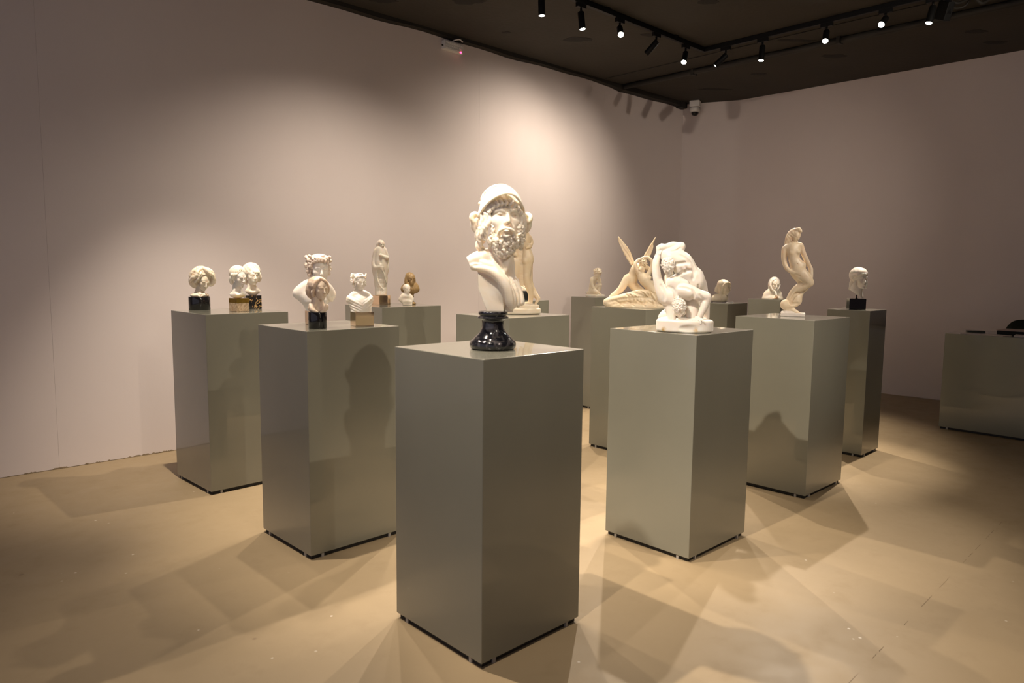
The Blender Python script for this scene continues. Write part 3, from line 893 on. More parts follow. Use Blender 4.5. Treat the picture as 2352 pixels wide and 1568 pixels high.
# support pillar and its stepped right flank
S.box((1127, 668, 4), (30, 22, 48), 3, 3)
S.box((1158, 690, 8), (20, 16, 27), 2, 3)
S.ell((1085, 675, 0), (15, 60, 34), 3, '-')
S.cut((1127, 716.5, 0), (0, 0, -1))
# chest and shoulders
S.ell((1142, 634, 6), (46, 26, 32), 6, R=rotm(0, 0, 28))
S.ell((1152, 662, 0), (32, 24, 40), 8, R=rotm(0, 0, -20))
S.tube([(1078, 605, 0), (1100, 596, 4), (1126, 590, 8)], [12, 15, 17], 8)
S.tube([(1082, 612, -6), (1102, 616, -16), (1128, 623, -24), (1148, 638, -27), (1162, 660, -25), (1172, 688, -18), (1174, 700, -14)], [9, 8, 10, 12, 13, 13, 9], 4)
S.cut((1076, 606, 0), (-.93, 0, -.36))
S.tube([(1180, 645, 0), (1190, 668, -2), (1196, 690, -4), (1197, 697, -4)], [8, 8, 7, 4], 3)
S.tube([(1170, 640, -12), (1181, 662, -14), (1188, 686, -12), (1189, 702, -9)], [5, 6, 6, 4], 2)
S.line([(1094, 626), (1118, 634), (1138, 648), (1152, 668), (1159, 698)], [1.5, 2.5, 3, 3, 2], 2)
S.line([(1088, 611), (1110, 610), (1136, 614), (1156, 626)], [1, 1.6, 1.6, 1], 3)
# neck
S.tube([(1150, 560, 6), (1149, 588, 8), (1148, 618, 8)], [24, 24, 30], 10)
S.tube([(1172, 575, -8), (1167, 600, -15), (1160, 622, -20)], [6, 5.5, 4], 4)
S.tube([(1104, 603, -12), (1126, 608, -18), (1150, 622, -22)], [4, 4, 4], 5)
S.line([(1130, 588), (1142, 604), (1154, 622)], [1, 2.4, 1], 4)
for a in (0, 1, 2):
    S.line([(1169 + a * 7, 646 + a * 3), (1178 + a * 7, 672 + a * 2), (1181 + a * 7, 700 - a * 3)], [.8, 1.8, 1], 1.5)
face(S, (1157, 504, 2), 116, yaw=7, pitch=-4, roll=1, mouth_open=True, ears=False, brow=1.35, wide=1.04)
for sd in (-1, 1):
    S.ell((sd * .137, -.350, .006), (.020, .014, .022), .01, '-')
    S.tube([(sd * .02, -.40, .10), (sd * .03, -.40, .15)], .012, .03, '-')
S.T = None
S.line([(1140, 480), (1158, 477), (1176, 480)], 1.0, 2); S.line([(1142, 487), (1158, 484), (1175, 487)], .9, 2)
carve_part(S, 'figure', u, M['bust'], t)
# beard and moustache
S = Carve(ref, (1108, 1206), (514, 604), (-76, 24), .8)
S.ell((1157, 553, -18), (32, 24, 24), 4)
S.ell((1154, 572, -20), (23, 20, 20), 6)
S.ell((1160, 539, -46), (13, 14, 6.5), 2, '-')
S.blobs((1157, 556, -19), (35, 28, 24), 130, 5.6, 1.0, keep=lambda x, y, z: y < .45 and not (z > .25 and abs(x) < .62), seed=4, dimple=.5)
S.blobs((1155, 574, -20), (24, 23, 19), 60, 5.0, 1.0, keep=lambda x, y, z: y < .4 and z < .5, seed=9, dimple=.5)
for sd in (-1, 1):
    S.tube([(1160 + sd * 1, 530, -56), (1160 + sd * 8, 531.5, -55), (1160 + sd * 16, 537, -50), (1160 + sd * 19, 548, -45)], [2.2, 3.2, 3.4, 2.4], 1)
    S.blobs((1160 + sd * 17, 546, -45), (3, 3, 5), 5, 3.4, 1, seed=40 + sd, dimple=.5)
    S.blobs((1160 + sd * 29, 533, -30), (4, 5, 14), 12, 4.6, 1, seed=30 + sd, dimple=.5)
S.ell((1160, 540, -54), (9.5, 14, 4.4), 1, '-')
S.tube([(1152, 545, -49), (1160, 547, -51), (1168, 545, -49)], [2.0, 2.8, 2.0], .8)
for (x, y, r) in ((1150, 588, 4.5), (1160, 590, 4), (1143, 582, 4.5), (1168, 583, 4.5)):
    S.tube([(x, y - 8, -32), (x - 2, y, -33), (x, y + 5, -30)], [r, r * .8, 1.2], 1)
carve_part(S, 'beard', u, M['bust'], t)
# hair falling at both sides
S = Carve(ref, (1082, 1216), (470, 586), (-62, 44), .8)
for (x, d0, x1, ytop, ybot, r) in ((1106, -10, 1104, 494, 566, 8), (1114, -22, 1112, 496, 552, 7), (1121, -28, 1117, 498, 540, 5), (1104, 6, 1101, 498, 560, 9),
                                   (1196, -10, 1193, 492, 572, 8), (1190, -24, 1190, 494, 548, 6), (1198, 4, 1195, 496, 566, 9)):
    S.tube([(x, ytop, d0), (x + 3, ytop + (ybot - ytop) * .35, d0 - 2), (x1 - 3, ytop + (ybot - ytop) * .7, d0), (x1, ybot, d0 + 3)], [r * .8, r, r, r * .6], 2)
S.tube([(1108, 552, 2), (1100, 562, 0), (1096, 560, -3), (1098, 570, -2), (1106, 573, 0)], [7, 6, 4, 6, 6], 2)
S.blobs((1194, 536, -8), (9, 22, 34), 70, 5.0, .8, seed=12, dimple=.4)
for i, (x, y, d) in enumerate(((1124, 490, -34), (1132, 482, -39), (1141, 477, -43), (1150, 474, -45), (1160, 473, -46), (1170, 474, -45), (1179, 478, -41), (1187, 485, -36), (1193, 494, -30))):
    S.tube([(x - 4, y - 6, d + 4), (x + 1, y, d - 1), (x - 2, y + 5, d), (x - 5, y + 3, d + 1)], [3.4, 3.4, 2.8, 1.6], 1)
S.waves((1105, 525, -6), (26, 50, 60), (1, .5, .25), .13, 1.1, warp=2.2)
for i in range(6): S.line([(1102 + i * 3, 500 + i), (1105 + i * 2.6, 520), (1100 + i * 3, 545), (1103 + i * 2, 566)], [.6, 1.1, 1.1, .6], .8, n=2)
carve_part(S, 'hair', u, M['bust'], t)
# helmet: dome, flaring brim, raised cheek pieces
S = Carve(ref, (1076, 1222), (424, 546), (-74, 64), .9)
S.ell((1145, 480, 8), (45, 50, 47), 3)
S.ell((1150, 498, 6), (44, 47, 56), 2, '-')
S.cut((1145, 506, 0), (0, 0, -1))
S.T = None
brim = [(1099, 500, -8), (1108, 486, -26), (1122, 472, -44), (1140, 461, -58), (1160, 455.5, -64), (1176, 459, -60), (1189, 471, -46), (1197, 484, -28), (1200, 494, -8)]
inner = [(1100, 494, 4), (1106, 474, -12), (1116, 456, -26), (1132, 446, -36), (1152, 442, -40), (1172, 447, -36), (1186, 460, -24), (1194, 476, -10), (1197, 490, 4)]
bo, bi = arc(brim, 5), arc(inner, 5)
for p, q in zip(bo, bi):
    S.cap(tuple(p), tuple(q), 2.2, 3.6, 2.5)
for i in range(len(bo) - 1):
    S.cap(tuple(bo[i]), tuple(bo[i + 1]), 2.4, 2.4, 1.5)
for (cx, dx) in ((1091, -1), (1206, 1)):   # rolled cheek flaps
    S.tube([(cx - dx * 6, 499, 2), (cx + dx * 1, 495.5, -3), (cx + dx * 8, 500, -6), (cx + dx * 8.5, 508, -6), (cx + dx * 2, 513, -4), (cx - dx * 3, 508, -2)], [4, 4.4, 4.6, 4.6, 4.2, 3.4], 1.5)
    S.tube([(cx + dx * 5, 512, 2), (cx + dx * 4, 524, 4), (cx, 534, 6)], [7, 6.5, 4], 2)
    S.ell((cx + dx * 1.5, 504.5, -2), (4, 5, 4), 2)
    S.ell((cx + dx * 1.5, 504.5, -9), (2.6, 6, 2.8), 1, '-')
# low reliefs on the dome
S.tube([(1104, 462, 2), (1116, 446, -18), (1136, 436, -26), (1158, 436, -27), (1178, 448, -18)], 2.6, 2)
for i, (x, y, d) in enumerate(((1122, 443, -6), (1133, 437, -4), (1146, 433.5, -2), (1158, 435, -4), (1170, 442, -6), (1180, 452, -4), (1110, 455, 2), (1102, 472, 2))):
    S.ell((x, y, d), (5.5, 6, 3.6), 2)
S.tube([(1118, 462, -34), (1138, 450, -42), (1160, 447, -44), (1180, 455, -36)], 1.0, 1, '-')
S.waves((1140, 450, -10), (50, 40, 26), (1, 0, .5), .09, 1.0, warp=2.5, seed=1)
carve_part(S, 'helmet', u, M['bust'], t)

# --- wrestling men ----------------------------------------------------------------------
t, ref, u = sculpture('wrest', 'wrestlers_group', 'white alabaster group of two wrestling men on an oval rock base')
S = Carve(ref, (1502, 1642), (718, 766), (-48, 48), 1.0)
S.disc((1572, 747, 0), 66, 42, 14.5, 6, 3)
S.ell((1536, 733, 4), (22, 16, 6), 6); S.ell((1604, 737, -6), (26, 18, 6), 6); S.ell((1570, 734, 10), (40, 26, 6), 6)
S.ell((1588, 752, -42), (26, 5, 8), 4, '-')
S.waves((1572, 748, 0), (74, 50, 22), (1, .6, .5), .018, 1.6, warp=1.2)
S.cut((1572, 761.3, 0), (0, 0, -1))
m_base = stone('wrestler_base_alabaster', (.89, .83, .75), (.93, .90, .85), stain=[(-.115, -.07, .012, .022, (.60, .38, .10)), (.06, -.098, .012, .026, (.62, .38, .10))])
m_wr = stone('wrestler_alabaster', (.90, .84, .76), (.93, .90, .85))
carve_part(S, 'base', u, m_base, t)
# upper man: bent forward, arm raised
S = Carve(ref, (1496, 1622), (556, 742), (-40, 46), .9)
S.tube([(1546, 592, 4), (1561, 605, 2), (1575, 625, 4), (1592, 642, 8), (1596, 652, 10)], [17, 23, 21, 19, 17], 6)
S.ell((1555, 598, -2), (24, 22, 17), 6, R=rotm(0, 0, 35)); S.ell((1570, 612, 6), (20, 22, 16), 6)
S.ell((1594, 636, 12), (17, 22, 20), 6); S.ell((1600, 648, 4), (12, 16, 16), 5)
WR = 1
S.tube([(1527, 590, -4), (1543, 580, 2), (1556, 570, 6), (1559, 566.5, 6)], [14, 11, 8.5, 5.5], 6)
S.tube([(1556, 567, 8), (1540, 564, 6), (1527, 568, 0), (1519, 570, -4)], [6.5, 6.5, 6, 6], 3)
S.ell((1514, 570, -6), (10, 9, 8.5), 3, R=rotm(0, 0, -15))
for i in range(4):
    S.tube([(1510 - i * 1.0, 566 + i * 4, -12), (1504, 569 + i * 3.6, -11), (1504, 573 + i * 3.2, -5)], 2.3, .5)
S.ell((1520, 586, -2), (12, 12, 12), 5); S.ell((1536, 592, -12), (15, 12, 13), 6)
# neck, hanging left arm of upper man behind, legs
S.tube([(1545, 604, -6), (1534, 610, -14)], [13, 11], 5)
S.tube([(1598, 648, 14), (1594, 676, 16), (1590, 700, 8), (1590, 722, 4), (1588, 734, 2)], [17, 15, 13.5, 13, 9], 5)
S.tube([(1604, 650, 20), (1612, 680, 26), (1619, 704, 24), (1623, 722, 20), (1625, 738, 16)], [14, 12, 9, 8, 8], 5)
S.tube([(1590, 733, 2), (1574, 737, 6), (1560, 738, 10)], [7, 6, 5], 3)
S.tube([(1534, 630, 10), (1530, 644, 14), (1536, 660, 12)], [8, 8, 7], 4)
S.line([(1546, 608), (1560, 606), (1578, 604), (1586, 610)], [1.4, 2, 1.8, 1], 3)
S.line([(1556, 588), (1570, 594), (1578, 604)], [1, 1.6, 1], 3)
S.line([(1550, 634), (1562, 628), (1578, 622), (1592, 622)], [1, 1.8, 1.8, 1], 3)
S.line([(1586, 612), (1590, 626), (1588, 642)], [1, 1.8, 1.2], 3)
S.line([(1560, 618), (1567, 626)], 1.2, 3); S.line([(1570, 613), (1577, 622)], 1.2, 3)
S.line([(1538, 578), (1548, 577), (1556, 572)], 1.0, 2); S.line([(1600, 655), (1602, 668)], 1.2, 3)
face(S, (1529.5, 613, -16), 40, yaw=12, pitch=52, roll=-10, ears=True)
S.blobs((0, .06, .13), (.37, .46, .40), 90, .075, .02, keep=lambda x, y, z: z > -.15 or y > .1, seed=3, dimple=.5)
S.T = None
carve_part(S, 'upper_man', u, m_wr, t)
# lower man: doubled over, one arm twisted up, the other propped
S = Carve(ref, (1496, 1628), (580, 744), (-46, 40), .9)
S.tube([(1508, 586, -8), (1502, 602, -12), (1504, 628, -14), (1510, 652, -14), (1519, 672, -14), (1527, 686, -12)], [5, 6.5, 8.5, 10, 13, 15], 4)
S.ell((1505, 590, -9), (6, 6, 8), 2)
for i in range(3): S.tube([(1502 + i * 4, 586, -14), (1505 + i * 4, 579, -12), (1508 + i * 3, 577, -7)], 2.0, .6)
S.ell((1535, 680, -8), (16, 16, 20), 6)
S.tube([(1538, 690, -4), (1546, 668, 2), (1552, 652, 6), (1566, 648, 8)], [17, 20, 20, 17], 6)
S.ell((1543, 650, -8), (17, 14, 16), 5, R=rotm(0, 0, 30))
S.ell((1568, 650, -2), (15, 14, 12), 5); pass
S.ell((1566, 668, -6), (18, 17, 16), 6); S.ell((1578, 676, -12), (15, 14, 14), 6)
S.tube([(1562, 666, -14), (1580, 668, -20), (1600, 676, -22), (1616, 679, -20), (1620, 682, -19)], [12, 13, 11, 9, 8], 5)
S.tube([(1621, 682, -19), (1617, 696, -20), (1611, 712, -22), (1606, 724, -23)], [8.5, 8.5, 7, 5.5], 3)
S.ell((1601, 731, -25), (9, 7, 7), 3, R=rotm(0, 0, 20))
for i, (fx, fy) in enumerate(((1586, 735), (1592, 738.5), (1600, 740.5), (1608, 740), (1614, 735))):
    S.tube([(1600 + (fx - 1600) * .3, 730, -28), (1600 + (fx - 1600) * .75, (730 + fy) / 2 - 1, -33), (fx, fy, -35)], [3, 2.4, 1.9], .8)
S.tube([(1548, 688, -10), (1554, 694, -14)], [12, 11], 4)
S.tube([(1530, 692, -2), (1536, 708, -8), (1541, 724, -12), (1543, 736, -14)], [12, 9, 8, 7], 4)
S.tube([(1541, 732, -12), (1552, 738, -18)], [5, 3.5], 2)
S.tube([(1540, 716, 14), (1526, 724, 12), (1518, 732, 10)], [10, 9, 7], 5)
S.tube([(1570, 662, 14), (1574, 690, 22), (1556, 722, 22), (1534, 730, 18)], [15, 14, 12, 9], 5)
S.line([(1530, 660), (1541, 664), (1549, 676), (1551, 690)], [1, 2, 2, 1], 3)
S.line([(1556, 660), (1570, 660), (1580, 664)], [1, 1.6, 1], 2.5); S.line([(1586, 664), (1590, 676), (1588, 686)], [1, 1.6, 1], 3); S.line([(1604, 676), (1614, 688)], 1.2, 3)
S.line([(1516, 655), (1524, 672), (1524, 690)], [1, 1.4, 1], 3)
face(S, (1558.5, 706, -20), 42, yaw=8, pitch=58, roll=-6)
S.blobs((0, .06, .13), (.37, .46, .40), 90, .075, .02, keep=lambda x, y, z: z > -.15 or y > .1, seed=6, dimple=.5)
S.T = None
carve_part(S, 'lower_man', u, m_wr, t)

# --- winged group -----------------------------------------------------------------------
t, ref, u = sculpture('winged', 'winged_group', 'honey coloured group of a winged figure embracing a reclining figure')
S = Carve(ref, (1386, 1540), (660, 712), (-44, 44), .9)
S.disc((1463, 702, 0), 74, 34, 4.5, 2, 2)
S.ell((1470, 694, 0), (58, 27, 25), 6); S.ell((1420, 695, -6), (32, 16, 12), 6); S.ell((1510, 695, 0), (26, 22, 18), 6)
S.tube([(1392, 694, -6), (1412, 689, -14), (1440, 682, -20), (1466, 676, -22), (1484, 674, -20)], [7, 8, 9, 10, 9], 4)
for i in range(8):
    S.line([(1436 + i * 8, 674 - (i > 2) * 3), (1446 + i * 8, 684), (1440 + i * 9.5, 698)], [.8, 1.6, 1], 1.5)
for i in range(6):
    S.line([(1444 + i * 4.5, 670 - i), (1458 + i * 4, 674), (1476 + i * 2, 681)], [.5, 1.2, .7], 1.2)
S.line([(1398, 694), (1426, 687), (1460, 683), (1490, 684), (1520, 692)], [1, 1.6, 1.6, 1.4, 1], 2)
S.line([(1404, 699), (1450, 695), (1500, 695), (1526, 698)], [1, 1.4, 1.4, 1], 2)
for i in range(4): S.line([(1412 + i * 26, 690 + (i % 2)), (1424 + i * 25, 696), (1432 + i * 25, 701)], [.7, 1.3, .7], 1.2)
S.cut((1463, 705.6, 0), (0, 0, -1))
m_honey = stone('honey_marble', (.78, .65, .46), (.84, .74, .58), sss=.3)
carve_part(S, 'draped_base', u, m_honey, t)
S = Carve(ref, (1388, 1516), (590, 700), (-30, 34), .7)
# kneeling winged youth: stretched leg, torso, head
S.tube([(1447, 642, 6), (1440, 640, 4), (1428, 660, 2), (1420, 669, 0), (1408, 678, -2), (1397, 689, -5)], [9, 9, 7.5, 5.6, 4.6, 3.2], 3)
S.ell((1395, 692, -6), (6, 4, 4), 2)
S.tube([(1449, 650, 8), (1453, 634, 8), (1459, 620, 8), (1463, 615, 8)], [10, 10.5, 11.5, 9], 4)
S.tube([(1450, 652, 10), (1462, 664, 10), (1474, 672, 8)], [9, 9, 8], 4)
S.tube([(1470, 616, 4), (1481, 614, 0), (1490, 622, -2), (1488, 630, -4)], [5.5, 5, 4.5, 4], 2)
S.tube([(1461, 620, -2), (1470, 640, -8), (1482, 652, -12), (1492, 652, -13), (1501, 645, -8)], [5, 4.5, 4.2, 4, 3], 1.5)
face(S, (1473, 605, -1), 25, yaw=28, pitch=38, roll=12, ears=False, neck=.3)
S.blobs((0, .06, .12), (.36, .44, .40), 60, .07, .02, keep=lambda x, y, z: z > -.1 or y > .2, seed=8)
S.T = None
carve_part(S, 'winged_youth', u, m_honey, t)
S = Carve(ref, (1450, 1530), (586, 700), (-34, 24), .7)
# reclining woman: torso, raised arms in a ring, hips to the right
S.tube([(1471, 632, -12), (1478, 642, -14), (1488, 654, -12), (1499, 668, -8), (1510, 680, -6)], [8.5, 10.5, 9.5, 12, 13], 4)
S.ell((1482, 640, -20), (5, 5, 4.5), 2); S.ell((1490, 637, -16), (4.5, 5, 4.5), 2)
S.tube([(1467, 628, -14), (1459, 617, -14), (1457, 606, -12), (1463, 598, -8), (1475, 592.5, -4)], [5.2, 4.4, 3.7, 3, 2.6], 1.5)
S.tube([(1486, 630, -12), (1493, 616, -10), (1495, 603, -8), (1486, 592.5, -5), (1475, 592, -5)], [5, 4.2, 3.8, 3.4, 2.6], 1.5)
S.tube([(1504, 676, -10), (1518, 686, -16), (1526, 694, -10)], [12, 10, 7], 4)
for i in range(4): S.line([(1494 + i * 5, 668 + i * 2), (1504 + i * 4, 680 + i), (1508 + i * 3, 692)], [.6, 1.2, .6], 1.2)
face(S, (1470, 619, -10), 20, yaw=-20, pitch=-60, roll=-25, ears=False)
S.ell((0, .10, .15), (.38, .46, .40), .04)
S.T = None
carve_part(S, 'reclining_woman', u, m_honey, t)
for nm, pts, dc, lean in (
    ('wing', [(1415.5, 543), (1423, 551), (1431.7, 561), (1438, 569), (1444, 578.5), (1449.5, 589), (1455, 602), (1457, 614), (1451, 616), (1446, 609), (1443, 606), (1440, 599), (1436, 596.5), (1434, 590), (1430, 586.5), (1428.5, 580), (1424.5, 575), (1423, 568), (1419, 562), (1416, 555), (1416.5, 550), (1414.5, 547)], 16, (.25, .1)),
    ('wing', [(1502.5, 543), (1498, 549), (1490, 561), (1482, 575), (1474, 590), (1471, 600), (1476, 603), (1482, 597), (1487, 591), (1492, 585), (1496, 576), (1497, 567), (1497, 560), (1499.5, 553)], 20, (-.5, .1))):
    S = Carve(ref, (1408, 1508), (540, 618), (-12, 44), .7)
    S.poly(pts, dc, 2.4, 1, lean=lean, belly=2)
    S.waves((1440 if pts[0][0] < 1450 else 1488, 580, dc), (50, 30, 45), (.75, 0, .5) if pts[0][0] < 1450 else (-.8, 0, .45), .16, .55, warp=.4)
    carve_part(S, nm, u, m_honey, t)

# --- twisting female nude ---------------------------------------------------------------
t, ref, u = sculpture('twist', 'twisting_nude', 'cream alabaster female nude twisting on a swelling wave form')
S = Carve(ref, (1786, 1864), (522, 722), (-30, 30), .7)
S.tube([(1815, 570, 0), (1815, 580, 0), (1817, 594, 0), (1822, 605, 0), (1829, 615, 2)], [12, 13.5, 11, 12, 15.5], 4)
S.tube([(1798, 571, 2), (1812, 566, 0), (1828, 565, 2)], [7, 8, 6.5], 4)
S.ell((1836, 610, 2), (9, 10, 9), 4); S.ell((1818, 575, -2), (14, 9, 11), 4)
S.ell((1811.5, 582, -10), (5.6, 5.6, 5.4), 2.5); S.ell((1825.5, 580, -9), (5.6, 5.4, 5.2), 2.5)
S.ell((1825.5, 606, -13), (1, 1.4, 1), 1, '-')
pass
S.tube([(1795, 572, 2), (1794, 588, 2), (1795.5, 602, 0), (1801, 615, -6), (1808, 622, -11), (1816, 626, -14)], [6.5, 6, 5, 4.6, 3.8, 3.2], 2)
for i in range(3): S.tube([(1814, 624 + i * 2, -15), (1820, 626 + i * 1.4, -18), (1825, 627 + i, -18)], [1.6, 1.4, 1.0], .5)
S.tube([(1831, 565, 2), (1837, 580, 4), (1846, 598, 6), (1855, 614, 6), (1858, 620, 4)], [6.2, 5.6, 5, 4, 3.6], 2)
S.tube([(1857, 618, 4), (1858, 628, 2), (1860, 638, -1)], [4.2, 4.4, 2.2], 1.5)
for i in range(3): S.tube([(1856 + i * 2, 626, -1), (1857 + i * 2, 634, -3), (1857 + i * 1.6, 640, -3)], [1.5, 1.3, .9], .4)
# bent legs
S.tube([(1824, 622, -2), (1836, 629, -7), (1848, 640, -9), (1856, 648, -8)], [14, 13.5, 10.5, 8], 4)
S.tube([(1824, 626, 4), (1836, 640, 8), (1844, 654, 10), (1846, 662, 8)], [13, 11, 8, 6.5], 4)
S.tube([(1857, 649, -8), (1846, 655, -6), (1832, 661, -3), (1820, 674, -1), (1812, 690, 0)], [7.5, 8, 9.5, 9, 8], 3)
S.tube([(1844, 662, 8), (1836, 672, 6), (1828, 686, 2)], [6, 7, 11], 3)
S.ell((1828, 685, -2), (12, 12, 13.5), 3)
S.tube([(1830, 690, -2), (1816, 699, -3), (1803, 700, -2)], [10.5, 9.5, 11], 3)
S.ell((1802, 700, -2), (11.5, 11, 11), 3)
S.tube([(1808, 704, 0), (1812, 712, 0), (1813, 720, 0)], [10, 8, 10], 3)
S.tube([(1816, 708, -4), (1826, 714, -8), (1836, 719, -9)], [5, 4, 2.4], 2)
S.cut((1821, 725.0, 0), (0, 0, -1))
S.line([(1838, 672), (1828, 673), (1819, 684), (1814, 694)], [.8, 1.6, 1.6, .8], 2.5); S.line([(1812, 692), (1818, 697), (1830, 696)], [.8, 1.6, .8], 2.5); S.line([(1834, 640), (1846, 650), (1838, 656)], [.8, 1.4, .8], 2); S.line([(1822, 630), (1832, 634)], [.8, 1.2], 2)
# neck and head turned away to the right, long hair
S.tube([(1816, 566, 1), (1817, 557, 0)], [6, 5.2], 3)
face(S, (1820, 543, -2), 25, yaw=38, pitch=26, roll=8, ears=False)
S.T = None
S.ell((1814.5, 538, 3), (10.5, 11, 12), 2)
S.tube([(1818, 530, -4), (1826, 529, -8), (1830.5, 534, -10)], [3.6, 3.4, 2.6], 1.2); S.ell((1825.5, 529, -3), (3.4, 3.4, 3.4), 1)
S.tube([(1808, 536, 2), (1803, 546, 3), (1800, 554, 4), (1797.5, 561, 5)], [6, 6.5, 5, 3], 2)
S.tube([(1812, 546, 6), (1808, 556, 7), (1803, 564, 6)], [6, 6, 4], 2)
S.waves((1810, 544, 0), (18, 18, 24), (.8, .2, .55), .19, .55, warp=1.0)
m_tw = stone('twisting_alabaster', (.82, .68, .49), (.87, .77, .62), sss=.3)
carve_part(S, 'figure', u, m_tw, t)
S = Carve(ref, (1790, 1852), (714, 730), (-24, 24), .7)
S.box((1821, 722.5, 0), (28, 18, 4.8), 1, 1)
S.ell((1813, 717, 0), (20, 14, 5), 2)
S.waves((1821, 722, 0), (34, 24, 12), (1, .4, .3), .06, .5, warp=2)
S.cut((1821, 726, 0), (0, 0, -1))
carve_part(S, 'base', u, M['plinthstone'], t)

# --- standing couple behind the bust ----------------------------------------------------
t, ref, u = sculpture('pair', 'standing_couple', 'cream alabaster standing couple half hidden behind the helmeted bust')
S = Carve(ref, (1128, 1246), (694, 724), (-38, 38), .9)
S.disc((1186, 713.5, 0), 56, 32, 6.6, 3, 2); S.disc((1186, 704, 0), 52, 28, 5, 1.5, 1.5)
S.ell((1186, 699, 0), (44, 22, 4), 2)
S.cut((1186, 720.1, 0), (0, 0, -1))
carve_part(S, 'base', u, M['cream'], t)
S = Carve(ref, (1186, 1246), (500, 702), (-26, 26), .8)
S.tube([(1204, 546, 0), (1206, 558, 0), (1208, 572, 0), (1210, 588, 0), (1211, 597, 1)], [11, 10.5, 8, 11, 12.5], 4)
S.tube([(1196, 541, -2), (1206, 540, 0)], [7, 7.5], 4)
S.ell((1214, 599, -2), (9, 9, 9), 4); S.ell((1206, 601, -6), (8, 8, 8), 4)
S.tube([(1211, 604, 0), (1209, 624, 0), (1209, 642, 0), (1215, 660, 4), (1219, 676, 6), (1218, 690, 6), (1217, 697, 5)], [11, 9, 7.5, 7.5, 5.5, 4.5, 4.5], 3)
S.tube([(1216, 697, 4), (1206, 697, -4), (1201, 698, -8)], [4, 3.2, 2.2], 2)
S.tube([(1213, 606, 6), (1214, 630, 10), (1216, 650, 12), (1224, 668, 10), (1232, 680, 6), (1236, 686, 4)], [9, 8, 7, 6, 4.5, 4], 3)
S.tube([(1237, 685, 3), (1233, 692, 1), (1230, 698, 0)], [3.5, 3, 2.2], 1.5)
S.tube([(1195, 542, -6), (1192, 556, -12), (1196, 566, -14)], [5.5, 4.6, 4], 2)
S.tube([(1213, 545, 4), (1219, 556, 6), (1216, 566, -6), (1208, 570, -12)], [5, 4, 3.4, 2.8], 2)
for i in range(3): S.tube([(1212, 562 + i * 2.6, -11), (1217, 563 + i * 2.6, -9), (1219, 565 + i * 2.4, -5)], 1.4, .4)
S.tube([(1203, 538, 0), (1201, 528, 0)], [5.5, 5], 2)
face(S, (1199, 518, -1), 26, yaw=-60, pitch=8, ears=False)
S.ell((0, .10, .15), (.38, .46, .40), .04); S.blobs((0, .1, .15), (.40, .48, .42), 60, .07, .02, keep=lambda x, y, z: y > -.3, seed=2)
S.T = None
carve_part(S, 'woman', u, M['honey'], t)
S = Carve(ref, (1150, 1206), (500, 702), (-24, 30), .8)
S.tube([(1180, 546, 6), (1180, 562, 6), (1179, 580, 6), (1180, 598, 6)], [13, 13.5, 11, 12], 4)
S.tube([(1167, 544, 6), (1180, 541, 6), (1193, 545, 6)], [7, 8, 7], 4)
S.tube([(1182, 600, 2), (1183, 622, 0), (1180, 642, 0), (1178, 662, 2), (1177, 680, 4), (1177, 697, 4)], [11, 10, 7.5, 7, 5, 4.5], 3)
S.tube([(1174, 602, 8), (1168, 630, 8), (1163, 652, 8), (1160, 676, 10), (1158, 697, 10)], [10, 9, 7, 6, 4.5], 3)
S.tube([(1177, 697, 2), (1174, 698, -8)], [4, 2.4], 2); S.tube([(1158, 697, 8), (1154, 698, 0)], [4, 2.4], 2)
S.tube([(1166, 546, 6), (1162, 566, 2), (1170, 582, -8), (1184, 586, -12)], [6, 5, 4.4, 3.4], 2)
for i in range(4): S.tube([(1190 + i * 3, 570 + i * 2, -2), (1191 + i * 3, 604, -2), (1193 + i * 2.4, 634, -2), (1196 + i * 1.4, 654, -1)], [3, 3.6, 3.2, 2.4], 1.2)
face(S, (1179, 520, 4), 27, yaw=55, pitch=10, neck=.5)
S.blobs((0, .06, .13), (.37, .46, .40), 70, .075, .02, keep=lambda x, y, z: z > -.1 or y > .1, seed=11)
S.T = None
carve_part(S, 'man', u, M['honey'], t)

# --- stone fragment on a black block, on the slim pedestal behind the couple ------------
t = thing('ring_fragment', 'pale curved stone fragment on a black block, glimpsed behind the standing couple', 'sculpture', (4.80, 4.88, 1.2005), FRONT)
link('black_block', box_mesh('black_block', -.060, .060, -.05, .05, 0, .085, .002), M['blackgloss'], t)
S = Carve((0, 0), (-16, 14), (-36, -17), (-10, 10), .7)
S.tube([(-13, -33, 0), (-6, -29, 0), (1, -24, 0), (8, -21, 0), (11, -21, 0)], [3.5, 4, 4.2, 4, 3], 2)
S.box((0, -21, 0), (6, 5, 2.5), 1, 2)
S.tube([(-12, -35, -4), (0, -27, -4), (9, -23, -4)], 1, .6, '-')
carve_part(S, 'fragment', .0044, M['cream'], t)

# --- kneeling figure --------------------------------------------------------------------
t, ref, u = sculpture('kneel', 'kneeling_figure', 'small white kneeling figure with chin on hand on a square plinth')
block('plinth', t, u, 32, 30, 0, 4.6, M['white'], rot=50, bev=.003)
S = Carve(ref, (1340, 1386), (616, 679), (-16, 16), .45)
S.tube([(1359, 668, 3), (1360, 656, 3), (1362.5, 645, 2), (1364.5, 639, 1)], [6.8, 6.2, 6.4, 5], 2.5)
S.tube([(1358.5, 640, -2), (1359.5, 650, -5), (1362, 659, -7), (1366, 664, -8)], [3.8, 3.3, 3, 2.2], 1.5)
S.tube([(1367, 640, 4), (1373, 647, 2), (1378.5, 648.5, 0), (1376, 640, -1), (1374, 635, -2)], [3.6, 3, 2.7, 2.4, 2], 1.2)
S.tube([(1360, 668, 2), (1368, 660, 2), (1377.5, 653.5, 1)], [5.5, 4.8, 4], 2)
S.tube([(1378.5, 654.5, 1), (1376.5, 663, 1), (1374.5, 672, 1)], [3.8, 3.4, 2.6], 1.5)
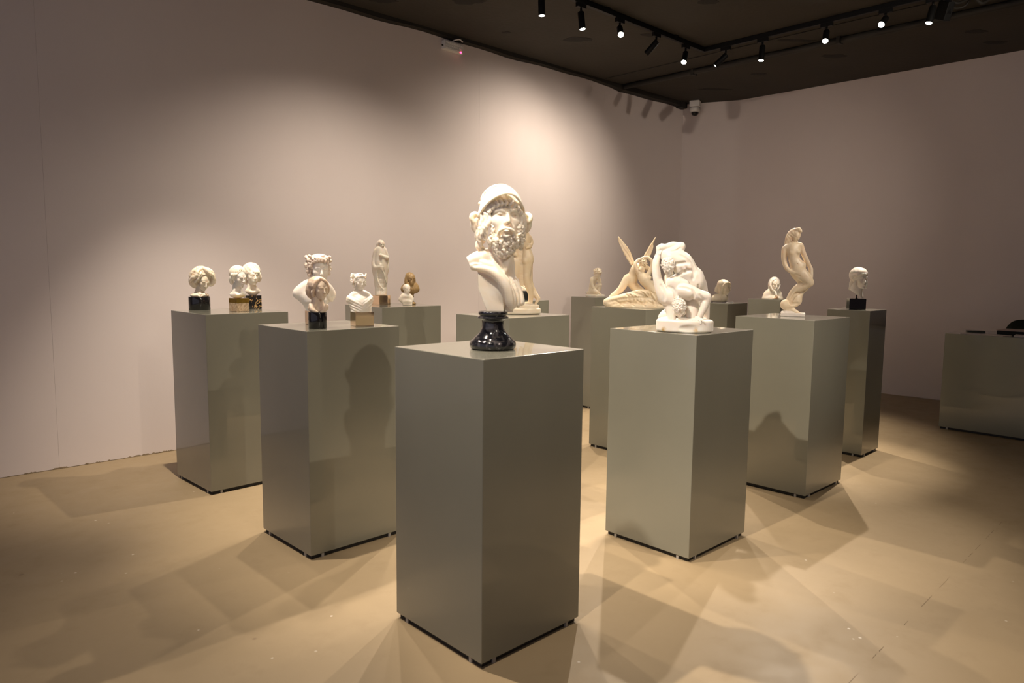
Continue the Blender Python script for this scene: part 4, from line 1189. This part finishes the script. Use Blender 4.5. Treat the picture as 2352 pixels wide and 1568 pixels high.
S.tube([(1374, 673, 0), (1380, 674.5, -2)], [2.4, 1.6], 1.2)
S.tube([(1361, 668, -4), (1366, 668, -7), (1372, 672, -8)], [5, 4.4, 3.6], 2)
S.tube([(1370, 674, -6), (1358, 674, 0), (1350, 673, 4), (1346, 672, 5)], [3.2, 3, 2.4, 1.6], 1.5)
S.ell((1359, 671, 2), (8, 7, 5), 2.5)
S.tube([(1357, 660, 2), (1356, 668, 1), (1354, 672, 1)], [2.4, 3, 2], 1.5)
S.tube([(1356, 662, -1), (1354, 669, -1), (1352, 674, 0)], [2, 2.6, 2], 1.5)
face(S, (1371.5, 628, 0), 20, yaw=42, pitch=30, neck=.3)
S.ell((0, .10, .17), (.38, .46, .38), .04); S.blobs((0, .08, .15), (.40, .48, .40), 50, .075, .02, keep=lambda x, y, z: z > -.05 or y > .1, seed=5)
S.T = None
carve_part(S, 'figure', u, M['cream'], t)

# --- hooded bust on a clear plate -------------------------------------------------------
t, ref, u = sculpture('hood1', 'hooded_bust', 'small cream bust of a hooded girl in profile standing on a clear plate', 'bust')
block('clear_plate', t, u, 50, 44, 0, 2.2, M['clear'], rot=60)
S = Carve(ref, (1630, 1684), (638, 694), (-18, 20), .45)
S.ell((1652, 687, 0), (18, 13, 11), 3); S.ell((1647, 684, 4), (12, 11, 9), 3); S.ell((1663, 683, -4), (9, 9, 10), 3)
S.tube([(1658, 673, 0), (1656, 682, 0)], [7, 9], 3)
S.tube([(1660, 674, -8), (1656, 684, -11), (1660, 690, -10)], [1.5, 2, 1.5], .8); S.tube([(1664, 674, -8), (1668, 682, -9), (1669, 690, -8)], [1.5, 2, 1.5], .8)
S.ell((1667, 678, -8), (3.5, 2.5, 2), .8)
face(S, (1665.5, 660.5, -7), 30, yaw=44, pitch=14, ears=False, roll=4)
S.T = None
S.cut((1652, 692.4, 0), (0, 0, -1))
carve_part(S, 'figure', u, M['cream'], t)
S = Carve(ref, (1638, 1682), (636, 684), (-18, 22), .45)
S.ell((1660, 656, 1), (15.5, 15.5, 14.5), 2, R=rotm(0, 0, 12))
S.tube([(1652, 660, 4), (1648.5, 668, 4), (1647, 675, 4)], [8, 7, 5], 3); S.tube([(1656, 664, -4), (1656, 673, -4)], [6, 4.5], 2)
S.ell((1672, 664.5, -13), (11.5, 16, 14), 1.2, '-', R=rotm(35, 0, 10))
S.cut((1655, 677, 0), (-.55, 0, -1))
S.tube([(1658, 677, -9), (1657.5, 667, -12), (1660.5, 657, -15), (1666, 650.5, -15), (1672, 649.5, -12), (1675, 653, -8), (1675, 660, -6)], [1.4, 2.0, 2.2, 2.2, 2.2, 2.0, 1.4], 1.5)
S.waves((1652, 660, 0), (18, 20, 22), (1, .1, .1), .11, .7, warp=.8)
carve_part(S, 'hood', u, M['cream'], t)

# --- hooded bust, farthest back ---------------------------------------------------------
t, ref, u = sculpture('hood2', 'hooded_bust', 'small white bust of a girl in a tied headscarf with orange-stained knot', 'bust')
S = Carve(ref, (1746, 1804), (634, 688), (-22, 18), .45)
S.ell((1774.5, 686, 0), (24.5, 13, 15), 3); S.tube([(1760, 677, 0), (1776, 670, 0), (1789, 677, 0)], [7, 10, 7], 4)
S.tube([(1777, 664, 0), (1777, 674, 0)], [8, 10], 3)
face(S, (1779.5, 653.5, -2), 30, yaw=16, pitch=6, ears=False)
S.T = None
S.cut((1774, 686.0, 0), (0, 0, -1))
carve_part(S, 'figure', u, M['white'], t)
S = Carve(ref, (1748, 1802), (633, 689), (-24, 18), .45)
S.ell((1777, 651.5, 1), (13.8, 14.5, 16), 2); S.ell((1775, 655, 3), (12.5, 12, 14), 2)
S.ell((1780.5, 654, -13), (9, 10, 12.5), 1.2, '-', R=rotm(16, 0, 0))
S.tube([(1768, 648, -9), (1769, 658, -11), (1774, 666, -11), (1780, 668.5, -10), (1786, 664, -10), (1790, 654, -7)], [2, 2.4, 2.4, 2, 2.2, 1.6], 1)
S.tube([(1772, 664, 0), (1768, 672, 0), (1764, 675, 0)], [6, 5, 3], 2); S.tube([(1783, 664, 0), (1786, 671, 0), (1790, 675, 0)], [5, 4, 3], 2)
S.tube([(1781, 668, -10), (1782, 675, -14), (1785, 681, -15)], [2, 2.2, 2], 1)
S.ell((1783, 683, -14), (3, 2.4, 2.6), .6); S.ell((1788, 683, -13), (4, 2, 2.4), .6); S.ell((1778, 684, -14), (4, 2, 2), .6)
S.cut((1774, 686.0, 0), (0, 0, -1))
carve_part(S, 'headscarf', u, M['orange'], t)

# --- classical head on a black block ----------------------------------------------------
t, ref, u = sculpture('classic', 'mounted_head', 'white head with braided hair mounted by a rod on a black block', 'bust')
block('block', t, u, 39, 34, 0, 24.2, M['blackgloss'], rot=12, bev=.002)
link('rod', lathe_mesh('rod', [(2.8 * u, 24 * u), (2.8 * u, 25 * u), (1.4 * u, 26 * u), (1.2 * u, 36 * u)], 14), M['track'], t, smooth=True)
S = Carve(ref, (1944, 1994), (610, 688), (-24, 24), .5)
face(S, (1972, 640, -4), 44, yaw=34, pitch=4, ears=False, wide=.95)
S.T = None
S.tube([(1964, 654, 2), (1966, 668, 0), (1973, 682, -6)], [10.5, 12, 8], 3); S.tube([(1956, 662, 4), (1964, 668, 0)], [8, 9], 3)
S.cut((1962, 674, 0), (-.55, 0, -.85)); S.cut((1966, 685.0, 0), (.1, 0, -1))
carve_part(S, 'figure', u, M['cool'], t)
S = Carve(ref, (1942, 1994), (610, 674), (-26, 26), .5)
S.ell((1966, 632, 2), (20.5, 20, 18.5), 2)
S.ell((1972, 629, -7), (16.5, 18, 14), 3)
S.ell((1980, 650, -18), (14.5, 22, 18), 1.2, '-', R=rotm(34, 0, 0))
for (x, y) in ((1951, 642), (1954, 639.5), (1957, 637.5), (1960, 635.5), (1963, 634), (1966, 632.5), (1969, 631.3), (1972, 630.4), (1975, 629.7), (1978, 629.3), (1981, 629.2), (1984, 629.6)):
    d = S.front(x, y)
    if d is not None: S.ell((x, y, d + .6), (2.4, 2.0, 1.9), .5, R=rotm(0, 0, 20)); S.ell((x + .3, y + .3, d - 1.4), (.7, .9, .6), .3, '-')
S.tube([(1957, 646, 2), (1954, 652, 4), (1953, 659, 4), (1951, 664, 4)], [7, 6, 5, 4], 2)
S.tube([(1962, 645, -10), (1961, 654, -11), (1961.5, 661, -10)], [3, 3.2, 2.4], 1); S.tube([(1984, 640, -10), (1986.5, 650, -10), (1986, 660, -9)], [2.6, 2.6, 2.4], 1)
S.ell((1951, 663, 2), (3.5, 4, 3.5), 1)
S.waves((1964, 624, 0), (24, 24, 16), (.9, .2, -.3), .15, .3, warp=.5)
carve_part(S, 'hair', u, M['cool'], t)

# --- three heads on the far left pedestal -----------------------------------------------
t, ref, u = sculpture('head1', 'wavy_haired_head', 'cream head of a woman with big wavy hair on a black cylinder', 'bust')
link('base', lathe_mesh('base', [(24.6 * u, 0), (25.3 * u, .4 * u), (25.3 * u, 29.4 * u), (24.8 * u, 30 * u)], 48), M['blackgloss'], t, smooth=True)
link('base_top', lathe_mesh('base_top', [(24.6 * u, 29.9 * u), (24.6 * u, 30.2 * u)], 48), M['blackgloss'], t)
S = Carve(ref, (434, 492), (620, 684), (-24, 24), .5)
face(S, (470.5, 645, -4), 40, yaw=24, pitch=22, roll=7, ears=False)
S.T = None
S.tube([(463, 658, 2), (460.5, 668, 2), (459, 675, 2)], [9, 9, 11], 3)
S.ell((460, 678, 0), (22.5, 15, 6), 3); S.tube([(446, 676, -6), (460, 678, -13), (474, 675, -8)], [2.5, 2, 3], 2)
S.line([(456, 674), (462, 678), (467, 675)], [.8, 1.4, .8], 1.5)
S.cut((460, 681.2, 0), (0, 0, -1))
carve_part(S, 'figure', u, M['cream'], t)
S = Carve(ref, (434, 500), (608, 662), (-28, 26), .5)
S.ell((466, 631, 2), (25, 22, 20), 2); S.tube([(446, 640, 0), (446, 650, 2), (452, 656, 4)], [9, 8, 6], 3); S.tube([(490, 636, -2), (491, 645, -2), (485, 652, -4), (479, 650, -6)], [6, 7.5, 5.5, 3], 2)
S.ell((474.5, 648, -20), (12.5, 17, 17), 1.5, '-', R=rotm(24, 0, 6))
for (p, r) in (([(466, 617, -12), (457, 624, -18), (453, 634, -19), (445, 638, -14), (440, 645, -8)], 4.2), ([(470, 616, -13), (479, 621, -19), (485, 628, -18), (491, 632, -12), (494, 640, -8)], 4.0),
               ([(458, 616, -8), (447, 624, -11), (441, 634, -8)], 4.6), ([(478, 618, -10), (488, 624, -9), (493, 632, -4)], 4.4), ([(463, 629, -20), (458, 640, -18), (450, 648, -12)], 3), ([(440, 642, -4), (441, 650, -2), (447, 656, 0)], 4)):
    S.tube(p, r, 1.2)
S.waves((466, 630, 0), (38, 34, 32), (.7, .3, .6), .13, .8, warp=1.6)
carve_part(S, 'hair', u, M['cream'], t)

t, ref, u = sculpture('head2', 'short_haired_head', 'white head with short smooth hair on a tan marble block', 'bust')
block('base', t, u, 34, 34, 0, 30, M['breccia'], rot=33, bev=.002)
o = link('reflection_band', box_mesh('reflection_band', -17.3 * u, 17.3 * u, -17.3 * u, 17.3 * u, 20 * u, 30.4 * u, .001), M['goldreflection'], t, rotz=math.radians(33)); o['label'] = 'golden reflection built as a metal upper band'
S = Carve(ref, (524, 574), (616, 688), (-22, 22), .5)
face(S, (551, 638, -3), 42, yaw=40, pitch=10, roll=0, wide=.95)
S.T = None
S.tube([(546, 656, 2), (546, 666, 1), (547, 674, 0)], [9, 9.5, 13], 3)
S.ell((547.5, 676, 0), (19, 13, 8), 3); S.ell((548, 668, -14), (8, 7, 7), 2, '-')
S.ell((548, 690, 0), (22, 16, 7), 1, '-')
S.cap((548, 680, 0), (548, 686, 0), 6, 5, 2)
S.cut((550, 684.4, 0), (0, 0, -1))
carve_part(S, 'figure', u, M['cool'], t)
S = Carve(ref, (524, 574), (606, 660), (-24, 24), .5)
S.ell((548, 627, 2), (20, 19.5, 17.5), 2); S.ell((560, 645, -16), (14.5, 20, 20), 1, '-', R=rotm(40, 0, 0))
S.tube([(538, 634, -6), (533, 642, 0), (535, 650, 4)], [5, 5, 4], 2)
for i in range(7): S.line([(549, 612), (534 + i * 4.6, 622), (533 + i * 5, 636)], [.3, .7, .8], .5)
for i in range(4): S.line([(534 + i * 4, 630), (537 + i * 4, 636), (534 + i * 4, 641)], 1.8, .8, '+')
carve_part(S, 'hair', u, M['white'], t)

t, ref, u = sculpture('head3', 'curly_fringed_head', 'white head with a curly fringe on a gold-veined black block', 'bust')
block('base', t, u, 36, 34, 0, 31, M['portoro'], rot=10, bev=.002)
S = Carve(ref, (558, 606), (608, 682), (-22, 22), .5)
face(S, (582, 632, -3), 44, yaw=22, pitch=6, ears=False)
S.T = None
S.tube([(579, 650, 2), (580, 660, 1), (582, 668, 0)], [9, 9, 12], 3)
S.ell((582, 668, 0), (17.5, 12, 9), 3); S.ell((582, 662, -13), (9, 7, 7), 2, '-')
S.cap((582, 672, 0), (582, 680, 0), 5, 4.5, 2)
carve_part(S, 'figure', u, M['white'], t)
S = Carve(ref, (556, 608), (600, 660), (-26, 24), .5)
S.ell((579.5, 622, 3), (21.5, 20, 19), 2); S.ell((587, 641, -17), (13.5, 20, 20), 1, '-', R=rotm(22, 0, 0))
S.tube([(597, 628, -6), (599, 638, -6), (596, 646, -6)], [4, 4, 2.5], 1.5); S.tube([(563, 634, 2), (563, 644, 3), (568, 650, 4)], [6, 6, 4], 2)
for i in range(7): S.line([(580, 606), (566 + i * 4.8, 614), (564 + i * 5.4, 624)], [.3, .7, .8], .5)
for i in range(7): S.tube([(570 + i * 4, 620, -15 + abs(i - 3.5) * 1.2), (573 + i * 4, 625, -18 + abs(i - 3.5) * 1.2), (570 + i * 4, 628, -18 + abs(i - 3.5) * 1.2)], [2.6, 2.6, 1.4], .8)
S.waves((580, 622, 0), (30, 26, 26), (.8, .3, .3), .11, .5, warp=1.6)
carve_part(S, 'hair', u, M['white'], t)

# --- heads and busts on the second pedestal ---------------------------------------------
def laurel_leaves(S, c, r, rows, size, seed):
    rr = random.Random(seed)
    for (tilt, n) in rows:
        for i in range(n):
            a = 2 * math.pi * i / n + rr.random() * .3
            p = (c[0] + r[0] * math.cos(a), c[1] - tilt - rr.random() * 2, c[2] + r[1] * math.sin(a))
            sw = .62 if rr.random() < .6 else -.5
            q = (c[0] + r[0] * 1.10 * math.cos(a + sw), c[1] - tilt - size * (.35 + .45 * rr.random()), c[2] + r[1] * 1.10 * math.sin(a + sw))
            am = a + sw / 2
            md = (c[0] + r[0] * 1.10 * math.cos(am), (p[1] + q[1]) / 2 - size * .1, c[2] + r[1] * 1.10 * math.sin(am))
            S.tube([p, md, q], [size * .14, size * .30, size * .06], .5)

t, ref, u = sculpture('lback', 'laurel_crowned_bust', 'large pale bust of a curly youth with a leaf crown, behind the black cylinder head', 'bust')
block('base', t, u, 36, 34, 0, 31, M['bronze'], rot=20, bev=.001)
S = Carve(ref, (670, 776), (592, 718), (-34, 34), .8)
S.tube([(686, 674, 0), (708, 661, 2), (726, 658, 4), (746, 662, 2), (760, 678, 0)], [12, 15, 17, 15, 13], 6)
S.ell((724, 680, 0), (40, 24, 24), 6); S.tube([(724, 690, 0), (726, 704, 0), (728, 716, 0)], [28, 19, 15], 6)
S.tube([(733, 636, 2), (730, 650, 3), (728, 660, 3)], [13, 13, 16], 5)
S.tube([(744, 664, -10), (756, 680, -14), (764, 690, -8)], [4, 5, 3], 2); S.tube([(738, 668, -16), (748, 688, -20), (748, 704, -12)], [3, 4, 3], 2)
face(S, (737, 619, -4), 62, yaw=10, pitch=6, ears=False)
S.T = None
S.cut((726, 714, 0), (0, 0, -1))
carve_part(S, 'figure', u, M['cool'], t)
S = Carve(ref, (698, 774), (578, 642), (-40, 38), .7)
S.ell((734, 606, 4), (27, 27, 22), 3); S.ell((737, 597, -8), (23, 22, 13), 3); S.ell((739.5, 628, -28), (19, 26, 26), 1.5, '-', R=rotm(10, 0, 0))
S.blobs((734, 612, 4), (28, 28, 24), 130, 5, 1, keep=lambda x, y, z: not (y < -.35 and z < .15 and abs(x - .12) < .68) and z > -.75, seed=5, dimple=.5)
for i, (x, y) in enumerate(((715, 610), (719, 604), (724, 600), (730, 598), (736, 597.5), (742, 598), (748, 600), (753, 604), (757, 611))):
    d = S.front(x, y)
    if d is not None: S.tube([(x - 3, y - 4, d + 2), (x + 2, y - 1, d - .5), (x, y + 3, d - 1), (x - 3, y + 2, d)], [2.8, 3, 2.6, 1.4], .8)
laurel_leaves(S, (734, 600, 4), (26, 26), ((4, 11), (-3, 11)), 11, 3)
for (x, y) in ((710, 624), (713, 632), (756, 620), (757, 628)): S.ell((x, y, -4), (5, 5, 5), 2)
carve_part(S, 'curls_and_leaves', u, stone('rosy_alabaster', (.66, .55, .46), (.76, .68, .60)), t)

t, ref, u = sculpture('wom', 'bob_haired_head', 'blush alabaster head of a woman with a thick bob on a black cylinder', 'bust')
link('base', lathe_mesh('base', [(20.6 * u, 0), (21.2 * u, .4 * u), (21.2 * u, 36 * u), (20.7 * u, 36.6 * u)], 48), M['blackgloss'], t, smooth=True)
link('base_top', lathe_mesh('base_top', [(20.6 * u, 36.4 * u), (20.6 * u, 36.8 * u)], 48), M['blackgloss'], t)
S = Carve(ref, (702, 762), (640, 719), (-28, 24), .6)
face(S, (737, 662, -4), 50, yaw=28, pitch=8, ears=False)
S.T = None
S.tube([(730, 682, 2), (730, 694, 2), (731, 706, 1)], [12, 12, 16], 4)
S.ell((731, 708, 0), (23.5, 15, 11), 4); S.tube([(714, 700, -4), (718, 710, -12), (730, 715, -16)], [4, 4, 3], 2); S.tube([(752, 702, -6), (748, 710, -13), (738, 716, -16)], [4, 4, 3], 2)
S.ell((733, 700, -17), (10, 7, 12), 3, '-')
S.cut((731, 716.6, 0), (0, 0, -1))
carve_part(S, 'figure', u, stone('blush_face_alabaster', (.74, .60, .46), (.70, .55, .42)), t)
S = Carve(ref, (702, 762), (630, 694), (-30, 26), .6)
S.ell((731, 654, 2), (24, 23, 20), 2); S.tube([(713, 660, 0), (714, 672, 2), (719, 682, 2)], [8, 9, 6], 3); S.tube([(750, 650, -6), (754, 660, -6), (752, 670, -6), (749, 674, -6)], [5, 5, 5, 3], 2)
S.tube([(722, 664, -14), (720, 672, -13), (721, 680, -10)], [3.4, 4.2, 3], 1.5)
S.ell((742, 668, -22), (14.5, 20, 21), 1.3, '-', R=rotm(28, 0, 0))
S.tube([(737, 640, -16), (728, 648, -19), (722, 658, -17)], [3.4, 4, 4], 1.5); S.tube([(739, 640, -15), (748, 646, -15), (753, 656, -11)], [3.4, 4, 4], 1.5)
S.waves((731, 656, 0), (32, 30, 30), (.4, .3, .9), .10, .45, warp=1.2)
carve_part(S, 'hair', u, M['blush'], t)

t, ref, u = sculpture('laurel', 'draped_laurel_bust', 'milky white draped bust with a leaf crown on a mirrored bronze block', 'bust')
block('base', t, u, 44, 40, 0, 31.8, M['bronze'], rot=18, bev=.001)
S = Carve(ref, (790, 860), (628, 720), (-28, 26), .6)
S.tube([(804, 690, 0), (816, 680, 2), (828, 677, 2), (842, 681, 2), (850, 690, 0)], [8, 10, 11, 10, 7.5], 4)
S.ell((828, 694, 0), (27, 17, 18), 5); S.tube([(829, 698, 0), (830, 708, 0), (830, 716, 0)], [23, 21, 21], 5)
S.tube([(826, 662, 2), (826, 672, 2), (827, 680, 2)], [7.5, 8, 11], 4)
S.tube([(802, 684, -2), (814, 690, -14), (828, 698, -18), (842, 706, -14)], [5, 5, 4.5, 4], 3)
S.tube([(853, 683, -2), (846, 690, -13), (836, 698, -17), (828, 704, -17)], [4.5, 4.5, 4, 3], 3)
S.waves((814, 702, -10), (26, 26, 24), (.45, 0, .9), .17, .8, warp=.3)
S.waves((846, 696, -8), (20, 24, 22), (-.6, 0, .8), .18, .7, warp=.3)
face(S, (828, 648, -3), 36, yaw=22, pitch=4, ears=False)
S.T = None
S.cut((830, 715.9, 0), (0, 0, -1))
carve_part(S, 'figure', u, M['cool'], t)
S = Carve(ref, (800, 850), (622, 668), (-26, 26), .5)
S.ell((825, 641, 2), (16, 16, 13), 2); S.ell((831, 652, -16), (11, 15, 15), 1, '-', R=rotm(22, 0, 0))
S.blobs((825, 644, 2), (17, 17, 14), 100, 3.1, .7, keep=lambda x, y, z: not (y < -.3 and z < .2 and abs(x - .25) < .62) and z > -.7, seed=8, dimple=.5)
laurel_leaves(S, (825, 637, 2), (15.5, 15.5), ((3, 11), (-2, 11)), 6.5, 5)
for (x, y) in ((813, 653), (815, 658), (839, 649), (840, 654)): S.ell((x, y, -3), (3.2, 3, 3), 1.5)
carve_part(S, 'curls_and_leaves', u, M['cool'], t)

# --- robed statue, small busts and vial on the pedestal by the wall ---------------------
t, ref, u = sculpture('saint', 'robed_statue', 'tall slender white statue of a robed man on a mirrored bronze block')
block('base', t, u, 31, 31, 0, 21.6, M['bronze'], rot=36, bev=.001)
S = Carve(ref, (852, 898), (548, 680), (-20, 20), .5)
S.tube([(875, 574, 1), (875, 592, 1), (874.5, 612, 1), (875, 635, 1), (875, 660, 1), (875, 676, 1)], [10, 13, 15, 13.5, 12, 12.5], 4)
S.tube([(866, 576, 1), (876, 573, 1), (884, 576, 1)], [5.5, 7, 5.5], 3)
S.tube([(865, 578, 0), (861.5, 594, 0), (860.5, 608, -3), (864, 615, -8), (873, 613, -13)], [5.5, 5.5, 5.5, 5, 3], 2)
S.tube([(860, 606, -2), (860, 620, 0), (863, 636, 0), (864, 656, 1)], [4.5, 4.5, 4, 3], 2)
S.tube([(885, 578, 0), (889, 592, 0), (886, 592, -7), (877, 588, -12)], [5.2, 5.2, 4.2, 2.8], 2)
S.tube([(889, 592, 1), (890, 606, 1), (890, 618, 1), (887, 634, 1), (886, 644, 0)], [4, 3.8, 4, 3, 1.4], 1.5)
S.ell((875.5, 587, -13), (4, 3, 3.6), 1); S.ell((877, 614, -13), (5, 3, 3), 1)
S.line([(875.5, 595), (875.5, 604)], 2.6, 1.5)
for i in range(6):
    S.line([(870 + i * 2.4, 620), (869 + i * 3, 640), (867 + i * 3.4, 660), (865 + i * 3.8, 672)], [.6, 1.3, 1.2, .7], 1.0, n=2)
for i in range(4):
    S.tube([(874 + i * 1.5, 616, -15), (882 + i, 626 + i * 4, -12), (888, 636 + i * 5, -6)], [1.0, 1.2, .8], .8)
S.tube([(868, 618, -12), (867, 636, -12), (871, 652, -12), (880, 664, -11)], [1.4, 1.5, 1.4, 1.2], 1)
for i in range(4): S.tube([(884 + i * 1.4, 630 + i * 4, -4), (889, 634 + i * 4, -2), (890.5 - i * .6, 638 + i * 4, 1)], 1.2, .8)
S.disc((875, 675.5, 0), 13, 11, 2.6, 1, 1)
S.tube([(876, 570, 1), (876, 575, 1)], [5, 6], 2)
face(S, (877, 562, -1), 20, yaw=26, pitch=8, ears=False)
S.T = None
S.ell((874.5, 560, 2.5), (7.2, 7.6, 8.6), 1); S.tube([(869.5, 560, 1), (868.5, 568, 1), (866, 574, 2)], [3.4, 3.4, 3], 1.5); S.tube([(880, 562, 2), (882, 570, 2), (884, 575, 2)], [3, 3, 2.4], 1.5)
S.tube([(880.5, 567, -7), (880, 571, -7)], [2.2, 1.3], 1)
S.cut((875, 678, 0), (0, 0, -1))
carve_part(S, 'figure', u, M['white'], t)

t, ref, u = sculpture('tiny', 'smooth_small_bust', 'tiny plain white bust in front of the brown bust', 'bust')
S = Carve(ref, (912, 954), (650, 703), (-16, 16), .45)
S.tube([(921, 688, 0), (927, 682, 0), (933, 680, 0), (940, 682, 0), (946, 688, 0)], [5, 6.5, 8, 6.5, 4.5], 3)
S.ell((934, 690, 0), (14.5, 9.5, 8), 3); S.box((936, 696, 0), (11, 8, 5), 2, 4)
S.tube([(933, 670, 1), (933, 680, 1)], [5.6, 7], 2.5)
face(S, (934.5, 664, -1), 23, yaw=26, pitch=2, wide=1.0)
S.ell((0, .06, .15), (.37, .45, .38), .05)
S.T = None
S.cut((935, 700.2, 0), (0, 0, -1))
carve_part(S, 'figure', u, M['white'], t)

t, ref, u = sculpture('brown', 'brown_bearded_bust', 'brown stone bust of a long-haired bearded man on a small round foot', 'bust')
S = Carve(ref, (918, 966), (622, 682), (-18, 18), .45)
S.tube([(928, 664, 0), (936, 657, 0), (944, 655, 0), (952, 657, 0), (957, 665, 0)], [7, 8, 8.5, 8, 6.5], 3)
S.ell((942.5, 664, 0), (19.5, 13, 12), 4)
S.waves((942, 666, -6), (22, 14, 14), (1, 0, .15), .17, .7, warp=.5)
S.tube([(944, 648, 1), (943, 656, 1)], [6, 8], 2.5)
face(S, (945, 640, -2), 26, yaw=20, pitch=8, ears=False)
S.T = None
S.tube([(946.5, 648, -9), (946.5, 652, -9), (946, 655, -8)], [4.5, 4, 1.5], 1)
carve_part(S, 'figure', u, M['brown'], t)
S = Carve(ref, (926, 960), (622, 662), (-18, 18), .45)
S.ell((941.5, 636, 2), (10.5, 11, 11), 1); S.ell((948, 643, -12), (7.5, 8, 11), .8, '-', R=rotm(20, 0, 0))
S.tube([(934.5, 638, -2), (933.5, 648, -3), (936, 656, -4)], [4, 4, 3], 1.5); S.tube([(951, 638, -3), (952, 648, -3), (950, 655, -4)], [3, 3, 2.4], 1.5)
S.waves((941, 642, 0), (16, 16, 20), (.9, .3, .15), .22, .35, warp=.8)
carve_part(S, 'hair', u, M['brown'], t)
link('foot', lathe_mesh('foot', [(r * u, z * u) for r, z in ((12, 0), (13, 1.5), (12, 4), (8, 6), (4.5, 9), (4, 13), (5, 15.5), (8, 17), (8.5, 18.5), (7, 20), (9, 24))], 32), M['brown'], t, smooth=True)

x, y, z, rx, ry, mm = PLACE['vial']
vt = thing('vial', 'tiny white capped vial beside the robed statue', 'vial', (x, y, z + .0005))
link('body', lathe_mesh('body', [(.0055, 0), (.006, .001), (.006, .032), (.005, .034)], 16), M['whiteplastic'], vt, smooth=True)
link('cap', lathe_mesh('cap', [(.0052, .034), (.0055, .035), (.0055, .042), (.0045, .043)], 16), M['cream'], vt, smooth=True)
